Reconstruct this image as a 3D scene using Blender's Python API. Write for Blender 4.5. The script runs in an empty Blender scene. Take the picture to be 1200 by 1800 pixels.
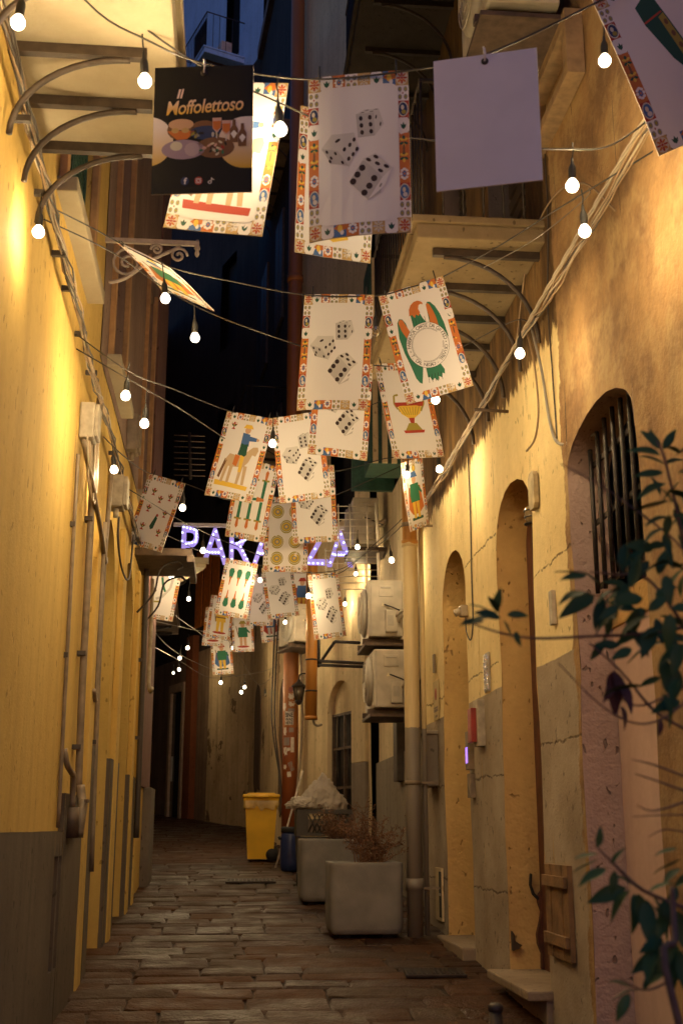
import bpy, bmesh, math, random
from mathutils import Vector, Matrix, Euler, noise
random.seed(7)
PI = math.pi
sc = bpy.context.scene
COL = sc.collection

# ------------------------------------------------------------------ camera
FPX = 2100.0                                  # focal length in pixels of a 1200 x 1800 frame
PITCH = math.atan(555 / FPX)
YAW = math.atan(200 * math.cos(PITCH) / FPX)
CAM = Vector((0, 0, 1.5))
cd = bpy.data.cameras.new('camera')
cd.sensor_fit = 'VERTICAL'; cd.sensor_height = 36.0; cd.lens = 36.0 * FPX / 1800.0
cd.clip_start = 0.05; cd.clip_end = 500
cd.dof.use_dof = True; cd.dof.focus_distance = 9.0; cd.dof.aperture_fstop = 4.2
cam = bpy.data.objects.new('camera', cd); COL.objects.link(cam)
cam.location = CAM; cam.rotation_euler = (PI / 2 + PITCH, 0, -YAW)
sc.camera = cam

# ------------------------------------------------------------------ dusk sky, a last trace of sun, exposure
w = bpy.data.worlds.new('World'); sc.world = w; w.use_nodes = True
wn = w.node_tree.nodes; wl = w.node_tree.links
bg = wn['Background']
sky = wn.new('ShaderNodeTexSky'); sky.sky_type = 'NISHITA'; sky.sun_disc = False
sky.sun_elevation = math.radians(0.6); sky.sun_rotation = math.radians(180)
sky.air_density = 1.0; sky.dust_density = 0.6; sky.ozone_density = 4.0
wl.new(sky.outputs[0], bg.inputs[0]); bg.inputs[1].default_value = .56
sc.view_settings.view_transform = 'Standard'; sc.view_settings.look = 'None'
sc.view_settings.exposure = 0.0; sc.view_settings.gamma = 1.0
try:
    sc.view_settings.use_curve_mapping = False
except Exception:
    pass
cy = sc.cycles
cy.use_denoising = True
cy.use_adaptive_sampling = False
cy.max_bounces = 5; cy.diffuse_bounces = 3; cy.glossy_bounces = 2; cy.transmission_bounces = 4
cy.sample_clamp_indirect = 4.0; cy.blur_glossy = 1.0
cy.caustics_reflective = False; cy.caustics_refractive = False

BULB_COL = (1.0, 0.745, 0.395); BULB_WATTS = 150.0

# ------------------------------------------------------------------ helpers
_h = Vector((math.sin(YAW), math.cos(YAW), 0)); _R = Vector((math.cos(YAW), -math.sin(YAW), 0))
_F = _h * math.cos(PITCH) + Vector((0, 0, math.sin(PITCH))); _U = _R.cross(_F)
def at(x, y, Y):
    """the point at distance Y along the alley that the photograph shows at x, y"""
    r = _F + _R * ((x - 600) / FPX) + _U * ((900 - y) / FPX)
    return CAM + r * (Y / r.y)
def onx(x, y, X):
    r = _F + _R * ((x - 600) / FPX) + _U * ((900 - y) / FPX)
    return CAM + r * (X / r.x)
def gz(y): return 0.058 * y

class MB:
    """collects shapes and links them as one mesh object"""
    def __init__(s): s.v = []; s.f = []; s.m = []; s.mats = []; s.sm = []
    def mi(s, mat):
        if mat not in s.mats: s.mats.append(mat)
        return s.mats.index(mat)
    def add(s, vs, fs, mat=None, smooth=False):
        o = len(s.v); s.v += [tuple(p) for p in vs]; k = s.mi(mat) if mat else 0
        for f in fs:
            s.f.append([i + o for i in f]); s.m.append(k); s.sm.append(smooth)
        return s
    def box(s, c, d, mat=None, rot=None, bev=0.0):
        hx, hy, hz = d[0] / 2, d[1] / 2, d[2] / 2
        if bev > 0:
            b = min(bev, hx * .9, hy * .9, hz * .9); vs = []; 
            bm = bmesh.new(); bmesh.ops.create_cube(bm, size=1)
            bmesh.ops.scale(bm, vec=d, verts=bm.verts)
            bmesh.ops.bevel(bm, geom=bm.edges[:], offset=b, segments=2, profile=.6, affect='EDGES')
            bm.verts.index_update()
            vs = [v.co.copy() for v in bm.verts]; fs = [[v.index for v in f.verts] for f in bm.faces]; bm.free()
        else:
            vs = [Vector((x, y, z)) for z in (-hz, hz) for y in (-hy, hy) for x in (-hx, hx)]
            fs = [(0, 2, 3, 1), (4, 5, 7, 6), (0, 1, 5, 4), (2, 6, 7, 3), (0, 4, 6, 2), (1, 3, 7, 5)]
        M = rot.to_matrix() if isinstance(rot, Euler) else rot
        c = Vector(c)
        return s.add([(M @ v if M else v) + c for v in vs], fs, mat)
    def tube(s, pts, r, mat=None, n=8, cap=True, r2=None):
        pts = [Vector(p) for p in pts]; N = len(pts); rings = []
        t0 = (pts[1] - pts[0]).normalized()
        ref = Vector((0, 0, 1)) if abs(t0.z) < .9 else Vector((1, 0, 0))
        u = t0.cross(ref).normalized()
        vs = []; fs = []
        for i, p in enumerate(pts):
            t = (pts[min(i + 1, N - 1)] - pts[max(i - 1, 0)]).normalized()
            u = (u - t * u.dot(t)).normalized(); v = t.cross(u)
            rr = r[i] if isinstance(r, (list, tuple)) else (r + (r2 - r) * i / (N - 1) if r2 is not None else r)
            for k in range(n):
                a = 2 * PI * k / n; vs.append(p + (u * math.cos(a) + v * math.sin(a)) * rr)
        for i in range(N - 1):
            for k in range(n):
                fs.append((i * n + k, i * n + (k + 1) % n, (i + 1) * n + (k + 1) % n, (i + 1) * n + k))
        if cap:
            fs.append(list(range(n))[::-1]); fs.append([(N - 1) * n + k for k in range(n)])
        return s.add(vs, fs, mat, True)
    def lathe(s, prof, c=(0, 0, 0), mat=None, n=16, M=None):
        vs = []; fs = []; N = len(prof); c = Vector(c)
        for r, z in prof:
            for k in range(n):
                a = 2 * PI * k / n; p = Vector((r * math.cos(a), r * math.sin(a), z))
                vs.append((M @ p if M else p) + c)
        for i in range(N - 1):
            for k in range(n):
                fs.append((i * n + k, i * n + (k + 1) % n, (i + 1) * n + (k + 1) % n, (i + 1) * n + k))
        if prof[0][0] > 1e-4: fs.append(list(range(n))[::-1])
        if prof[-1][0] > 1e-4: fs.append([(N - 1) * n + k for k in range(n)])
        return s.add(vs, fs, mat, True)
    def prism(s, poly, fn, t0, t1, mat=None):
        """poly: 2-D outline; fn(a, b, t) -> point; t0..t1 thickness"""
        n = len(poly)
        vs = [fn(a, b, t0) for a, b in poly] + [fn(a, b, t1) for a, b in poly]
        fs = [list(range(n))[::-1], [n + i for i in range(n)]] + [(i, (i + 1) % n, n + (i + 1) % n, n + i) for i in range(n)]
        return s.add(vs, fs, mat)
    def build(s, name, mat=None, parent=None, loc=None, kind=None, smooth=None):
        me = bpy.data.meshes.new(name)
        off = Vector(loc) if loc is not None else (parent_world(parent) if parent else Vector((0, 0, 0)))
        me.from_pydata([Vector(v) - off for v in s.v], [], s.f)
        mats = [m for m in s.mats] if any(s.mats) else [mat]
        for m in mats: me.materials.append(m or mat)
        me.polygons.foreach_set('material_index', s.m)
        me.polygons.foreach_set('use_smooth', [bool(x) if smooth is None else smooth for x in s.sm])
        me.update()
        o = bpy.data.objects.new(name, me); COL.objects.link(o)
        if parent: o.parent = parent; o.location = off - parent_world(parent)
        else: o.location = off
        if kind: o['kind'] = kind
        return o
def parent_world(o):
    p = Vector((0, 0, 0))
    while o is not None: p += o.location; o = o.parent
    return p
def tag(o, label=None, cat=None, group=None, kind=None):
    if label: o['label'] = label
    if cat: o['category'] = cat
    if group: o['group'] = group
    if kind: o['kind'] = kind
    return o
def thing(name, label, cat, loc=(0, 0, 0), group=None):
    o = bpy.data.objects.new(name, None); COL.objects.link(o); o.location = loc; o.empty_display_size = .2
    return tag(o, label, cat, group)
def link(name, me, parent=None, loc=(0, 0, 0), rot=None, scale=None):
    o = bpy.data.objects.new(name, me); COL.objects.link(o); o.location = loc
    if parent: o.parent = parent
    if rot is not None: o.rotation_euler = rot
    if scale is not None: o.scale = scale
    return o

# ------------------------------------------------------------------ materials
class NT:
    def __init__(s, name):
        s.mat = bpy.data.materials.new(name); s.mat.use_nodes = True
        s.t = s.mat.node_tree; s.b = s.t.nodes['Principled BSDF']
    def n(s, typ, ins=None, **kw):
        x = s.t.nodes.new(typ)
        for k, v in kw.items(): setattr(x, k, v)
        for k, v in (ins or {}).items():
            if isinstance(v, bpy.types.NodeSocket): s.t.links.new(v, x.inputs[k])
            elif isinstance(v, bpy.types.Node): s.t.links.new(v.outputs[0], x.inputs[k])
            else: x.inputs[k].default_value = v
        return x
    def math(s, op, a, b=0.0, c=None):
        d = {0: a, 1: b}
        if c is not None: d[2] = c
        return s.n('ShaderNodeMath', d, operation=op)
    def mix(s, f, a, b):
        x = s.n('ShaderNodeMix', {0: f}, data_type='RGBA')
        for k, v in ((6, a), (7, b)):
            if isinstance(v, bpy.types.NodeSocket): s.t.links.new(v, x.inputs[k])
            elif isinstance(v, bpy.types.Node): s.t.links.new(v.outputs[2] if v.bl_idname == 'ShaderNodeMix' else v.outputs[0], x.inputs[k])
            else: x.inputs[k].default_value = (*v, 1) if len(v) == 3 else v
        return x
    def noise(s, vec, scale, detail=5, rough=.55, dist=0.0):
        return s.n('ShaderNodeTexNoise', {'Vector': vec, 'Scale': scale, 'Detail': detail, 'Roughness': rough, 'Distortion': dist})
    def ramp(s, fac, lo, hi):
        return s.n('ShaderNodeMapRange', {0: fac, 1: lo, 2: hi, 3: 0.0, 4: 1.0}, clamp=True)
    def pos(s, scale=(1, 1, 1)):
        g = s.n('ShaderNodeNewGeometry')
        return s.n('ShaderNodeMapping', {0: g.outputs['Position'], 3: scale}).outputs[0]
    def color(s, x): s.t.links.new(x.outputs[2] if x.bl_idname == 'ShaderNodeMix' else x.outputs[0], s.b.inputs['Base Color'])
    def bump(s, h, strength=.3, dist=.02):
        bmp = s.n('ShaderNodeBump', {'Strength': strength, 'Distance': dist, 'Height': h})
        s.t.links.new(bmp.outputs[0], s.b.inputs['Normal'])
_M = {}
def plain(name, col, rough=.6, metal=0.0, var=.15, scale=8.0, bump=.0, spec=None):
    """one colour with a little uneven wear"""
    if name in _M: return _M[name]
    t = NT(name); t.b.inputs['Roughness'].default_value = rough; t.b.inputs['Metallic'].default_value = metal
    if spec is not None: t.b.inputs['Specular IOR Level'].default_value = spec
    p = t.pos(); nz = t.noise(p, scale, 2)
    f = t.ramp(nz.outputs[0], .3, .7)
    t.color(t.mix(f.outputs[0], tuple(c * (1 - var) for c in col), tuple(min(1, c * (1 + var)) for c in col)))
    if bump: t.bump(t.noise(p, scale * 6).outputs[0], bump, .01)
    _M[name] = t.mat; return t.mat
def emit(name, col, strength):
    if name in _M: return _M[name]
    t = NT(name); t.b.inputs['Base Color'].default_value = (*col, 1)
    t.b.inputs['Emission Color'].default_value = (*col, 1); t.b.inputs['Emission Strength'].default_value = strength
    _M[name] = t.mat; return t.mat
def ink(name, col, rough=.55):
    if name in _M: return _M[name]
    t = NT(name); t.b.inputs['Base Color'].default_value = (*col, 1); t.b.inputs['Roughness'].default_value = rough; t.b.inputs['Specular IOR Level'].default_value = .2
    _M[name] = t.mat; return t.mat
def glass(name, col=(.02, .025, .03)):
    if name in _M: return _M[name]
    t = NT(name); t.b.inputs['Base Color'].default_value = (*col, 1); t.b.inputs['Roughness'].default_value = .08
    _M[name] = t.mat; return t.mat
def plaster(name, base, dark, streak=.5, rough_amt=.35, chips=True, grain=60, stain_scale=.9, bare=None, bare_amt=.0, extra=None):
    """old wall plaster: blotches, rain streaks running down, fine relief, patches of bare render"""
    t = NT(name); t.b.inputs['Roughness'].default_value = .9; t.b.inputs['Specular IOR Level'].default_value = .25
    p = t.pos()
    big = t.ramp(t.noise(p, stain_scale, 4, .62).outputs[0], .38, .68)
    st = t.ramp(t.noise(t.pos((7, 7, .45)), 1.0, 3, .6).outputs[0], .45, .75)
    fine = t.ramp(t.noise(p, 14, 3, .7).outputs[0], .3, .75)
    c = t.mix(t.math('MULTIPLY', big.outputs[0], .75).outputs[0], base, dark)
    c = t.mix(t.math('MULTIPLY', st.outputs[0], streak).outputs[0], c, tuple(x * .62 for x in dark))
    c = t.mix(t.math('MULTIPLY', fine.outputs[0], .22).outputs[0], c, tuple(x * .6 for x in dark))
    h = t.math('ADD', t.math('MULTIPLY', t.noise(p, grain, 1, .7).outputs[0], .35).outputs[0],
               t.math('MULTIPLY', t.noise(p, 7, 3, .65).outputs[0], 1.0).outputs[0])
    if bare:
        b1 = t.noise(p, 1.3, 5, .68)
        bm = t.ramp(b1.outputs[0], .60 - bare_amt, .615 - bare_amt)
        c = t.mix(bm.outputs[0], c, bare)
        h = t.math('SUBTRACT', h.outputs[0], t.math('MULTIPLY', bm.outputs[0], .8).outputs[0])
    if chips:
        vo = t.noise(t.pos((1, 1, .55)), 23, 1, .6)
        ch = t.ramp(vo.outputs[0], .685, .73)
        c = t.mix(t.math('MULTIPLY', ch.outputs[0], .7).outputs[0], c, tuple(x * .42 for x in dark))
        h = t.math('SUBTRACT', h.outputs[0], t.math('MULTIPLY', ch.outputs[0], .6).outputs[0])
    if extra: c, h = extra(t, p, c, h)
    t.color(c); t.bump(h.outputs[0], rough_amt, .02)
    _M[name] = t.mat; return t.mat

def right_zones(t, p, c, h):
    """paint zones of the right-hand wall: grey skirt below, yellow wash to cable height, bare old ochre above, rough render in front"""
    xyz = t.n('ShaderNodeSeparateXYZ', {0: p}); z = xyz.outputs[2]; y = xyz.outputs[1]
    wob = t.noise(p, 3.0, 4, .7).outputs[0]
    wob2 = t.noise(t.pos((1, 9, 1.2)), 1.6, 4, .7).outputs[0]
    # old ochre coat
    o1 = t.ramp(t.noise(t.pos((3, 3, .6)), 1.5, 5, .68).outputs[0], .40, .62)
    och = t.mix(o1.outputs[0], (.19, .108, .037), (.06, .033, .014))
    o2 = t.ramp(t.noise(t.pos((4, 4, 1.1)), 2.6, 4, .7).outputs[0], .50, .72)
    och = t.mix(t.math('MULTIPLY', o2.outputs[0], .55).outputs[0], och, (.24, .15, .058))
    zt = t.math('ADD', z, t.math('MULTIPLY_ADD', wob2, .5, -.25).outputs[0])
    up = t.ramp(zt.outputs[0], 4.36, 4.39)
    c = t.mix(up.outputs[0], c, och)
    # rough darker render on the nearest bay
    ye = t.math('ADD', y, t.math('MULTIPLY_ADD', wob, .24, -.12).outputs[0])
    near = t.ramp(ye.outputs[0], 6.43, 6.41)
    r1 = t.ramp(t.noise(p, 2.2, 5, .7).outputs[0], .42, .6)
    rend = t.mix(r1.outputs[0], (.34, .20, .085), (.20, .115, .055))
    r2 = t.ramp(wob, .47, .63)
    rend = t.mix(t.math('MULTIPLY', r2.outputs[0], .8).outputs[0], rend, (.40, .27, .125))
    c = t.mix(near.outputs[0], c, rend)
    # grey skirt
    zs = t.math('ADD', z, t.math('MULTIPLY_ADD', wob, .03, -.015).outputs[0])
    sk = t.ramp(zs.outputs[0], 2.452, 2.446)
    far = t.ramp(ye.outputs[0], 6.38, 6.40)
    sk = t.math('MULTIPLY', sk.outputs[0], far.outputs[0])
    g1 = t.ramp(t.noise(p, 1.7, 4, .65).outputs[0], .35, .7)
    grey = t.mix(g1.outputs[0], (.40, .325, .24), (.26, .20, .14))
    g2 = t.ramp(t.noise(p, 17, 2, .6).outputs[0], .64, .7)
    grey = t.mix(t.math('MULTIPLY', g2.outputs[0], .6).outputs[0], grey, (.07, .05, .035))
    c = t.mix(sk.outputs[0], c, grey)
    # bed joints that have cracked through the render
    jz = t.math('ADD', z, t.math('MULTIPLY_ADD', wob, .12, -.06).outputs[0])
    jm = t.ramp(wob2, .38, .5)
    for zj, y0, y1 in ((1.98, 6.2, 7.3), (1.86, 8.2, 11.5), (1.07, 8.0, 11.5), (3.02, 6.3, 7.3), (2.62, 8.3, 11.6), (3.55, 8.2, 9.4)):
        d = t.math('ABSOLUTE', t.math('SUBTRACT', jz.outputs[0], zj).outputs[0])
        ln = t.ramp(d.outputs[0], .010, .003)
        m = t.math('MULTIPLY', ln.outputs[0], t.math('MULTIPLY', t.math('GREATER_THAN', y, y0).outputs[0], t.math('LESS_THAN', y, y1).outputs[0]).outputs[0])
        m = t.math('MULTIPLY', m.outputs[0], jm.outputs[0])
        c = t.mix(t.math('MULTIPLY', m.outputs[0], .75).outputs[0], c, (.06, .035, .02))
        h = t.math('SUBTRACT', h.outputs[0], m.outputs[0])
    h = t.math('ADD', h.outputs[0], t.math('MULTIPLY', near.outputs[0], t.noise(p, 34, 2, .75).outputs[0]).outputs[0])
    return c, h

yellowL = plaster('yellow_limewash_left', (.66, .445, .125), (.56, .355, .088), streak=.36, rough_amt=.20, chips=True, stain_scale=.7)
yellowR = plaster('old_yellow_wall_right', (.86, .68, .35), (.72, .53, .24), streak=.18, rough_amt=.35, extra=right_zones)
jambR = plaster('ochre_jamb_render', (.72, .47, .18), (.55, .33, .12), streak=.1, rough_amt=.9, grain=26)
pinkrough = plaster('rough_render_pink_light', (.50, .35, .29), (.38, .26, .21), streak=.1, rough_amt=1.0, grain=45)  # pink light on the nearest bay is mixed into this render's colour
pinksmooth = plaster('smooth_panel_pink_light', (.58, .40, .33), (.50, .33, .26), streak=.1, rough_amt=.12, chips=False)  # panel colour carries the same pink light
dadoL = plaster('grey_skirt_left', (.155, .125, .095), (.10, .078, .058), streak=.4, rough_amt=.2)
creamfar = plaster('cream_wall_far', (.74, .60, .36), (.56, .43, .25), streak=.45, rough_amt=.3)
greywall = plaster('grey_wall_middle', (.30, .255, .20), (.20, .16, .12), streak=.3, rough_amt=.25)
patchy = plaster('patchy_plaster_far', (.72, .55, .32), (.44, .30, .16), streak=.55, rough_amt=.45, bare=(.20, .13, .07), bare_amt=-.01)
shadewall = plaster('shade_black_plaster', (.05, .038, .03), (.025, .02, .016), streak=.6, rough_amt=.35)  # near-black colour puts night shade into the upper facades
darkwall = plaster('dark_brown_plaster', (.30, .20, .125), (.15, .095, .06), streak=.6, rough_amt=.35)  # dark brown base with strong streaks
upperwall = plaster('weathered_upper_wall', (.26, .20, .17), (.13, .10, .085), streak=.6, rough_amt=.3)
palewall = plaster('dusk_light_blue_wall', (.38, .60, .86), (.28, .46, .70), streak=.3, rough_amt=.2)  # blue of the dusk skylight is put into the wall colour
maroon = plaster('maroon_pilaster', (.20, .105, .085), (.12, .06, .05), streak=.3, rough_amt=.2)
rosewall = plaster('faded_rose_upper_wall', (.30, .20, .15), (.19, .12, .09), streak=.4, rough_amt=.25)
slabcream = plaster('balcony_slab_underside', (.41, .345, .235), (.33, .26, .165), streak=.05, rough_amt=.12, chips=False)
slabold = plaster('old_slab_underside', (.30, .225, .125), (.17, .115, .055), streak=.1, rough_amt=.3)
stonegrey = plaster('grey_plinth_stone', (.20, .17, .14), (.11, .09, .075), streak=.3, rough_amt=.5)
iron = plain('dark_iron', (.045, .035, .03), .55, .6, .3, 20)
ironblack = plain('brown_black_iron', (.05, .034, .024), .6, .3, .35, 14)
ironbrown = plain('rusty_brown_iron', (.10, .066, .045), .6, .3, .35, 14)
woodframe = plain('orange_painted_frame', (.42, .23, .09), .6, 0, .2, 10)
greenpaint = plain('dark_green_shutter_paint', (.025, .075, .05), .5, 0, .3, 12)
black = plain('unlit_interior', (.012, .010, .009), .8)
doorred = plain('dark_red_door_wood', (.09, .028, .015), .6, 0, .3, 10)
doordark = plain('dark_door_wood', (.05, .035, .025), .55, 0, .3, 10)
darkglass = glass('dark_window_glass')

# ------------------------------------------------------------------ a wall as a frame: s along it, z up, d out of it
class Frame:
    def __init__(f, x, y, ux, uy, nx, ny):
        f.o = Vector((x, y, 0)); f.u = Vector((ux, uy, 0)).normalized(); f.n = Vector((nx, ny, 0)).normalized()
    def P(f, s, z, d=0.0): return f.o + f.u * s + f.n * d + Vector((0, 0, z))
    def rot(f):
        M = Matrix((f.u, f.n, Vector((0, 0, 1)))).transposed(); return M   # local x along, y out, z up
FL = Frame(-1.0, 0, 0, 1, 1, 0)
FR = Frame(1.87, 0, 0, 1, -1, 0)
F4 = Frame(1.87, 16.0, -.27, 1.0, -1, -.27)        # right wall bends left from here
F5 = Frame(1.06, 19.2, -.097, 1.0, -1, -.097)
F6 = Frame(.42, 25.9, -.40, 1.0, -1, -.40)
def warp(fr, s, z, d, amt):
    if amt <= 0: return fr.P(s, z, d)
    a = noise.noise(Vector((s * 1.3, z * 1.3, fr.o.y + 3.1))); b = noise.noise(Vector((s * 2.3 + 9, z * 2.9, 5.5)))
    c2 = noise.noise(Vector((s * 9 + 4, z * 9, 1.5)))
    return fr.P(s + (b * .018 + c2 * .006) * amt, z + b * .008 * amt, d + (a * .016 + c2 * .003) * amt)
class Op:
    def __init__(o, s0, s1, z0, zs, zt=None, depth=.2): o.s0, o.s1, o.z0, o.zs, o.zt, o.depth = s0, s1, z0, zs, zt or zs, depth
    def top(o, s):
        if o.zt <= o.zs + 1e-4: return o.zs
        q = (2 * s - o.s0 - o.s1) / (o.s1 - o.s0); q = max(-1, min(1, q))
        return o.zs + (o.zt - o.zs) * math.sqrt(max(0, 1 - q * q))
def wall(fr, s0, s1, zbot, ztop, ops=(), d=0.0, amt=1.0, step=.22):
    mb = MB(); br = {s0, s1}
    for o in ops:
        n = 10 if o.zt > o.zs else 1
        for k in range(n + 1):
            q = .5 - .5 * math.cos(PI * k / n) if n > 1 else k
            br.add(round(o.s0 + (o.s1 - o.s0) * q, 4))
    br = sorted(br); full = []
    for a, b in zip(br, br[1:]):
        n = max(1, int(round((b - a) / step)))
        full += [a + (b - a) * k / n for k in range(n)]
    full.append(br[-1])
    zb = zbot if callable(zbot) else (lambda s: zbot)
    for a, b in zip(full, full[1:]):
        mid = (a + b) / 2
        cut = sorted([o for o in ops if o.s0 < mid < o.s1], key=lambda o: o.z0)
        lo = (zb(a), zb(b)); spans = []
        for o in cut:
            if o.z0 > lo[0] + .01: spans.append((lo, (o.z0, o.z0)))
            lo = (o.top(a), o.top(b))
        spans.append((lo, (ztop, ztop)))
        for (l0, l1), (h0, h1) in spans:
            n = max(1, int(max(h0 - l0, h1 - l1) / (step * 1.3))); 
            vs = []
            for k in range(n + 1):
                q = k / n
                vs += [warp(fr, a, l0 + (h0 - l0) * q, d, amt), warp(fr, b, l1 + (h1 - l1) * q, d, amt)]
            mb.add(vs, [(2 * k, 2 * k + 1, 2 * k + 3, 2 * k + 2) for k in range(n)], None, True)
    return mb
def reveal(fr, o, d=0.0, amt=1.0, n=14, soffit=True, near=True, sill=False):
    """the two jambs, the head and perhaps the sill of an opening"""
    mb = MB(); zbm = o.z0
    for s in ((o.s0, o.s1) if near else (o.s1,)):
        zt = o.top(s); vs = []
        for k in range(n + 1):
            z = zbm + (zt - zbm) * k / n
            vs += [warp(fr, s, z, d, amt), warp(fr, s, z, d - o.depth * .5, amt * .8), warp(fr, s, z, d - o.depth, amt * .5)]
        mb.add(vs, [f for k in range(n) for f in ((3 * k, 3 * k + 1, 3 * k + 4, 3 * k + 3), (3 * k + 1, 3 * k + 2, 3 * k + 5, 3 * k + 4))], None, True)
    if soffit:
        m = 14; vs = []
        for k in range(m + 1):
            s = o.s0 + (o.s1 - o.s0) * (.5 - .5 * math.cos(PI * k / m)); zt = o.top(s)
            vs += [warp(fr, s, zt, d, amt), warp(fr, s, zt, d - o.depth, amt * .5)]
        mb.add(vs, [(2 * k, 2 * k + 1, 2 * k + 3, 2 * k + 2) for k in range(m)], None, True)
    if sill:
        mb.add([fr.P(o.s0, o.z0, d), fr.P(o.s1, o.z0, d), fr.P(o.s1, o.z0, d - o.depth), fr.P(o.s0, o.z0, d - o.depth)], [(0, 1, 2, 3)])
    return mb
def fbox(mb, fr, s0, s1, z0, z1, d0, d1, mat=None, bev=0.0):
    c = fr.P((s0 + s1) / 2, (z0 + z1) / 2, (d0 + d1) / 2)
    return mb.box(c, (abs(s1 - s0), abs(d1 - d0), abs(z1 - z0)), mat, fr.rot(), bev)
def part(name, fr, s0, s1, z0, z1, d0, d1, mat, parent, bev=0.0):
    m = MB(); fbox(m, fr, s0, s1, z0, z1, d0, d1, None, bev); return m.build(name, mat, parent)
def body(fr, s0, s1, z0, z1, parent, mat):
    """the mass of the building behind its facade, roof included"""
    m = MB(); fbox(m, fr, s0, s1, z0, z1, -.62, -5.5); m.build('building_body', black, parent)
    m = MB(); fbox(m, fr, s0, s1, z1 - .05, z1 + .25, .12, -5.6); m.build('roof_edge', mat, parent)

# ------------------------------------------------------------------ ground
stone_mat = NT('worn_paving_stone'); _t = stone_mat
_p = _t.pos(); _inf = _t.n('ShaderNodeObjectInfo')
_c = _t.mix(_inf.outputs['Random'], (.032, .0125, .006), (.085, .038, .017))
_c = _t.mix(_t.math('GREATER_THAN', _t.math('FRACT', _t.math('MULTIPLY', _inf.outputs['Random'], 7.3).outputs[0]).outputs[0], .72).outputs[0], _c, (.058, .034, .020))
_c = _t.mix(_t.math('MULTIPLY', _t.ramp(_t.noise(_p, 9, 3, .65).outputs[0], .35, .7).outputs[0], .55).outputs[0], _c, (.03, .014, .008))
_t.color(_c)
_rf = _t.n('ShaderNodeMapRange', {0: _t.math('ADD', _t.noise(_p, 3, 2).outputs[0], _t.math('MULTIPLY', _inf.outputs['Random'], .35).outputs[0]).outputs[0], 1: .42, 2: .95, 3: .30, 4: .80})
_t.b.inputs['Specular IOR Level'].default_value = .18
_t.t.links.new(_rf.outputs[0], _t.b.inputs['Roughness'])
_t.bump(_t.math('ADD', _t.noise(_p, 11, 3, .7).outputs[0], _t.math('MULTIPLY', _t.noise(_p, 55, 1, .6).outputs[0], .3).outputs[0]).outputs[0], .75, .03)
stone_mat = stone_mat.mat
mortar = plain('dirt_between_stones', (.035, .02, .013), .85, 0, .4, 20, .5)
gm = MB()
ys = [-60, -5, 0, 40, 160]
gm.add([(x, y, gz(y) - .045) for y in ys for x in (-90, 90)], [(2 * k, 2 * k + 1, 2 * k + 3, 2 * k + 2) for k in range(len(ys) - 1)])
ground = gm.build('ground', mortar); tag(ground, 'dark earth bed of the alley under the paving stones', 'ground', kind='structure')
pv = MB()
pv.add([(x, y, gz(y) - .030) for y in (-3, 40) for x in (-6, 3.4)], [(0, 1, 3, 2)])
paving = pv.build('alley_paving', mortar); tag(paving, 'worn brown stone paving of the climbing alley', 'paving', kind='structure')
# stones in uneven rows; the nearest 300 singly, the rest joined
def stone_mesh(k):
    rnd = random.Random(k); bm = bmesh.new()
    n = 4; g = []
    for j in range(n + 1):
        for i in range(n + 1):
            u = i / n * 2 - 1; v = j / n * 2 - 1
            e = max(abs(u), abs(v)); z = .25 if e > .99 else (.95 if e > .4 else 1.0)
            uu = u * (.98 if e > .99 else 1) ; jit = .04
            bx = u if abs(u) < .99 else u * .5 / .5
            x = (u if e > .99 else u * 1.89 if abs(u) > .4 else u) * .5
            y = (v if e > .99 else v * 1.84 if abs(v) > .4 else v) * .5
            x = max(-.5, min(.5, x)); y = max(-.5, min(.5, y))
            g.append(bm.verts.new((x + rnd.uniform(-.012, .012), y + rnd.uniform(-.02, .02), (z - .0) + rnd.uniform(-.10, .10) * (1 if e < .99 else .5))))
    for j in range(n):
        for i in range(n):
            a = j * (n + 1) + i; bm.faces.new((g[a], g[a + 1], g[a + n + 2], g[a + n + 1]))
    me = bpy.data.meshes.new('paving_stone'); bm.to_mesh(me); bm.free(); me.materials.append(stone_mat)
    me.polygons.foreach_set('use_smooth', [True] * len(me.polygons))
    return me
SM = [stone_mesh(k) for k in range(9)]
rnd = random.Random(3)
stones = []; y = 6.7; row = 0
while y < 33:
    dep = rnd.uniform(.20, .44); x = -1.15 + rnd.uniform(-.35, 0) - (0 if y < 15.2 else 1.2) 
    xr = 1.95 if y < 16 else 1.95 - .27 * (y - 16) if y < 19.2 else 1.12 - .1 * (y - 19.2) if y < 26 else .45 - .4 * (y - 25.9)
    while x < xr:
        wd = rnd.choice((rnd.uniform(.26, .5), rnd.uniform(.45, .95)))
        stones.append((x + wd / 2, y + dep / 2 + .03 * math.sin(x * 2 + row), wd, dep, rnd.uniform(-.03, .03), rnd.randrange(9), rnd.uniform(-.005, .006)))
        x += wd
    y += dep; row += 1
vis = sorted(stones, key=lambda q: q[1]); near_s = vis[:300]; rest = vis[300:]
tilt = math.atan(.058)
for x, y, wd, dep, rz, k, dz in near_s:
    o = link('paving_stone', SM[k], paving, (x, y, gz(y) - .034 + dz), (tilt + rnd.uniform(-.018, .018), rnd.uniform(-.018, .018), rz), (wd - .010, dep - .010, .030))
rm = MB()
for x, y, wd, dep, rz, k, dz in rest:
    me = SM[k]
    rm.add([(x + v.co.x * (wd - .014), y + v.co.y * (dep - .014), gz(y + v.co.y * dep) - .034 + dz + v.co.z * .034) for v in me.vertices], [tuple(p.vertices) for p in me.polygons], None, True)
rm.build('far_paving_stones', stone_mat, paving, kind='stuff')

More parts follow.
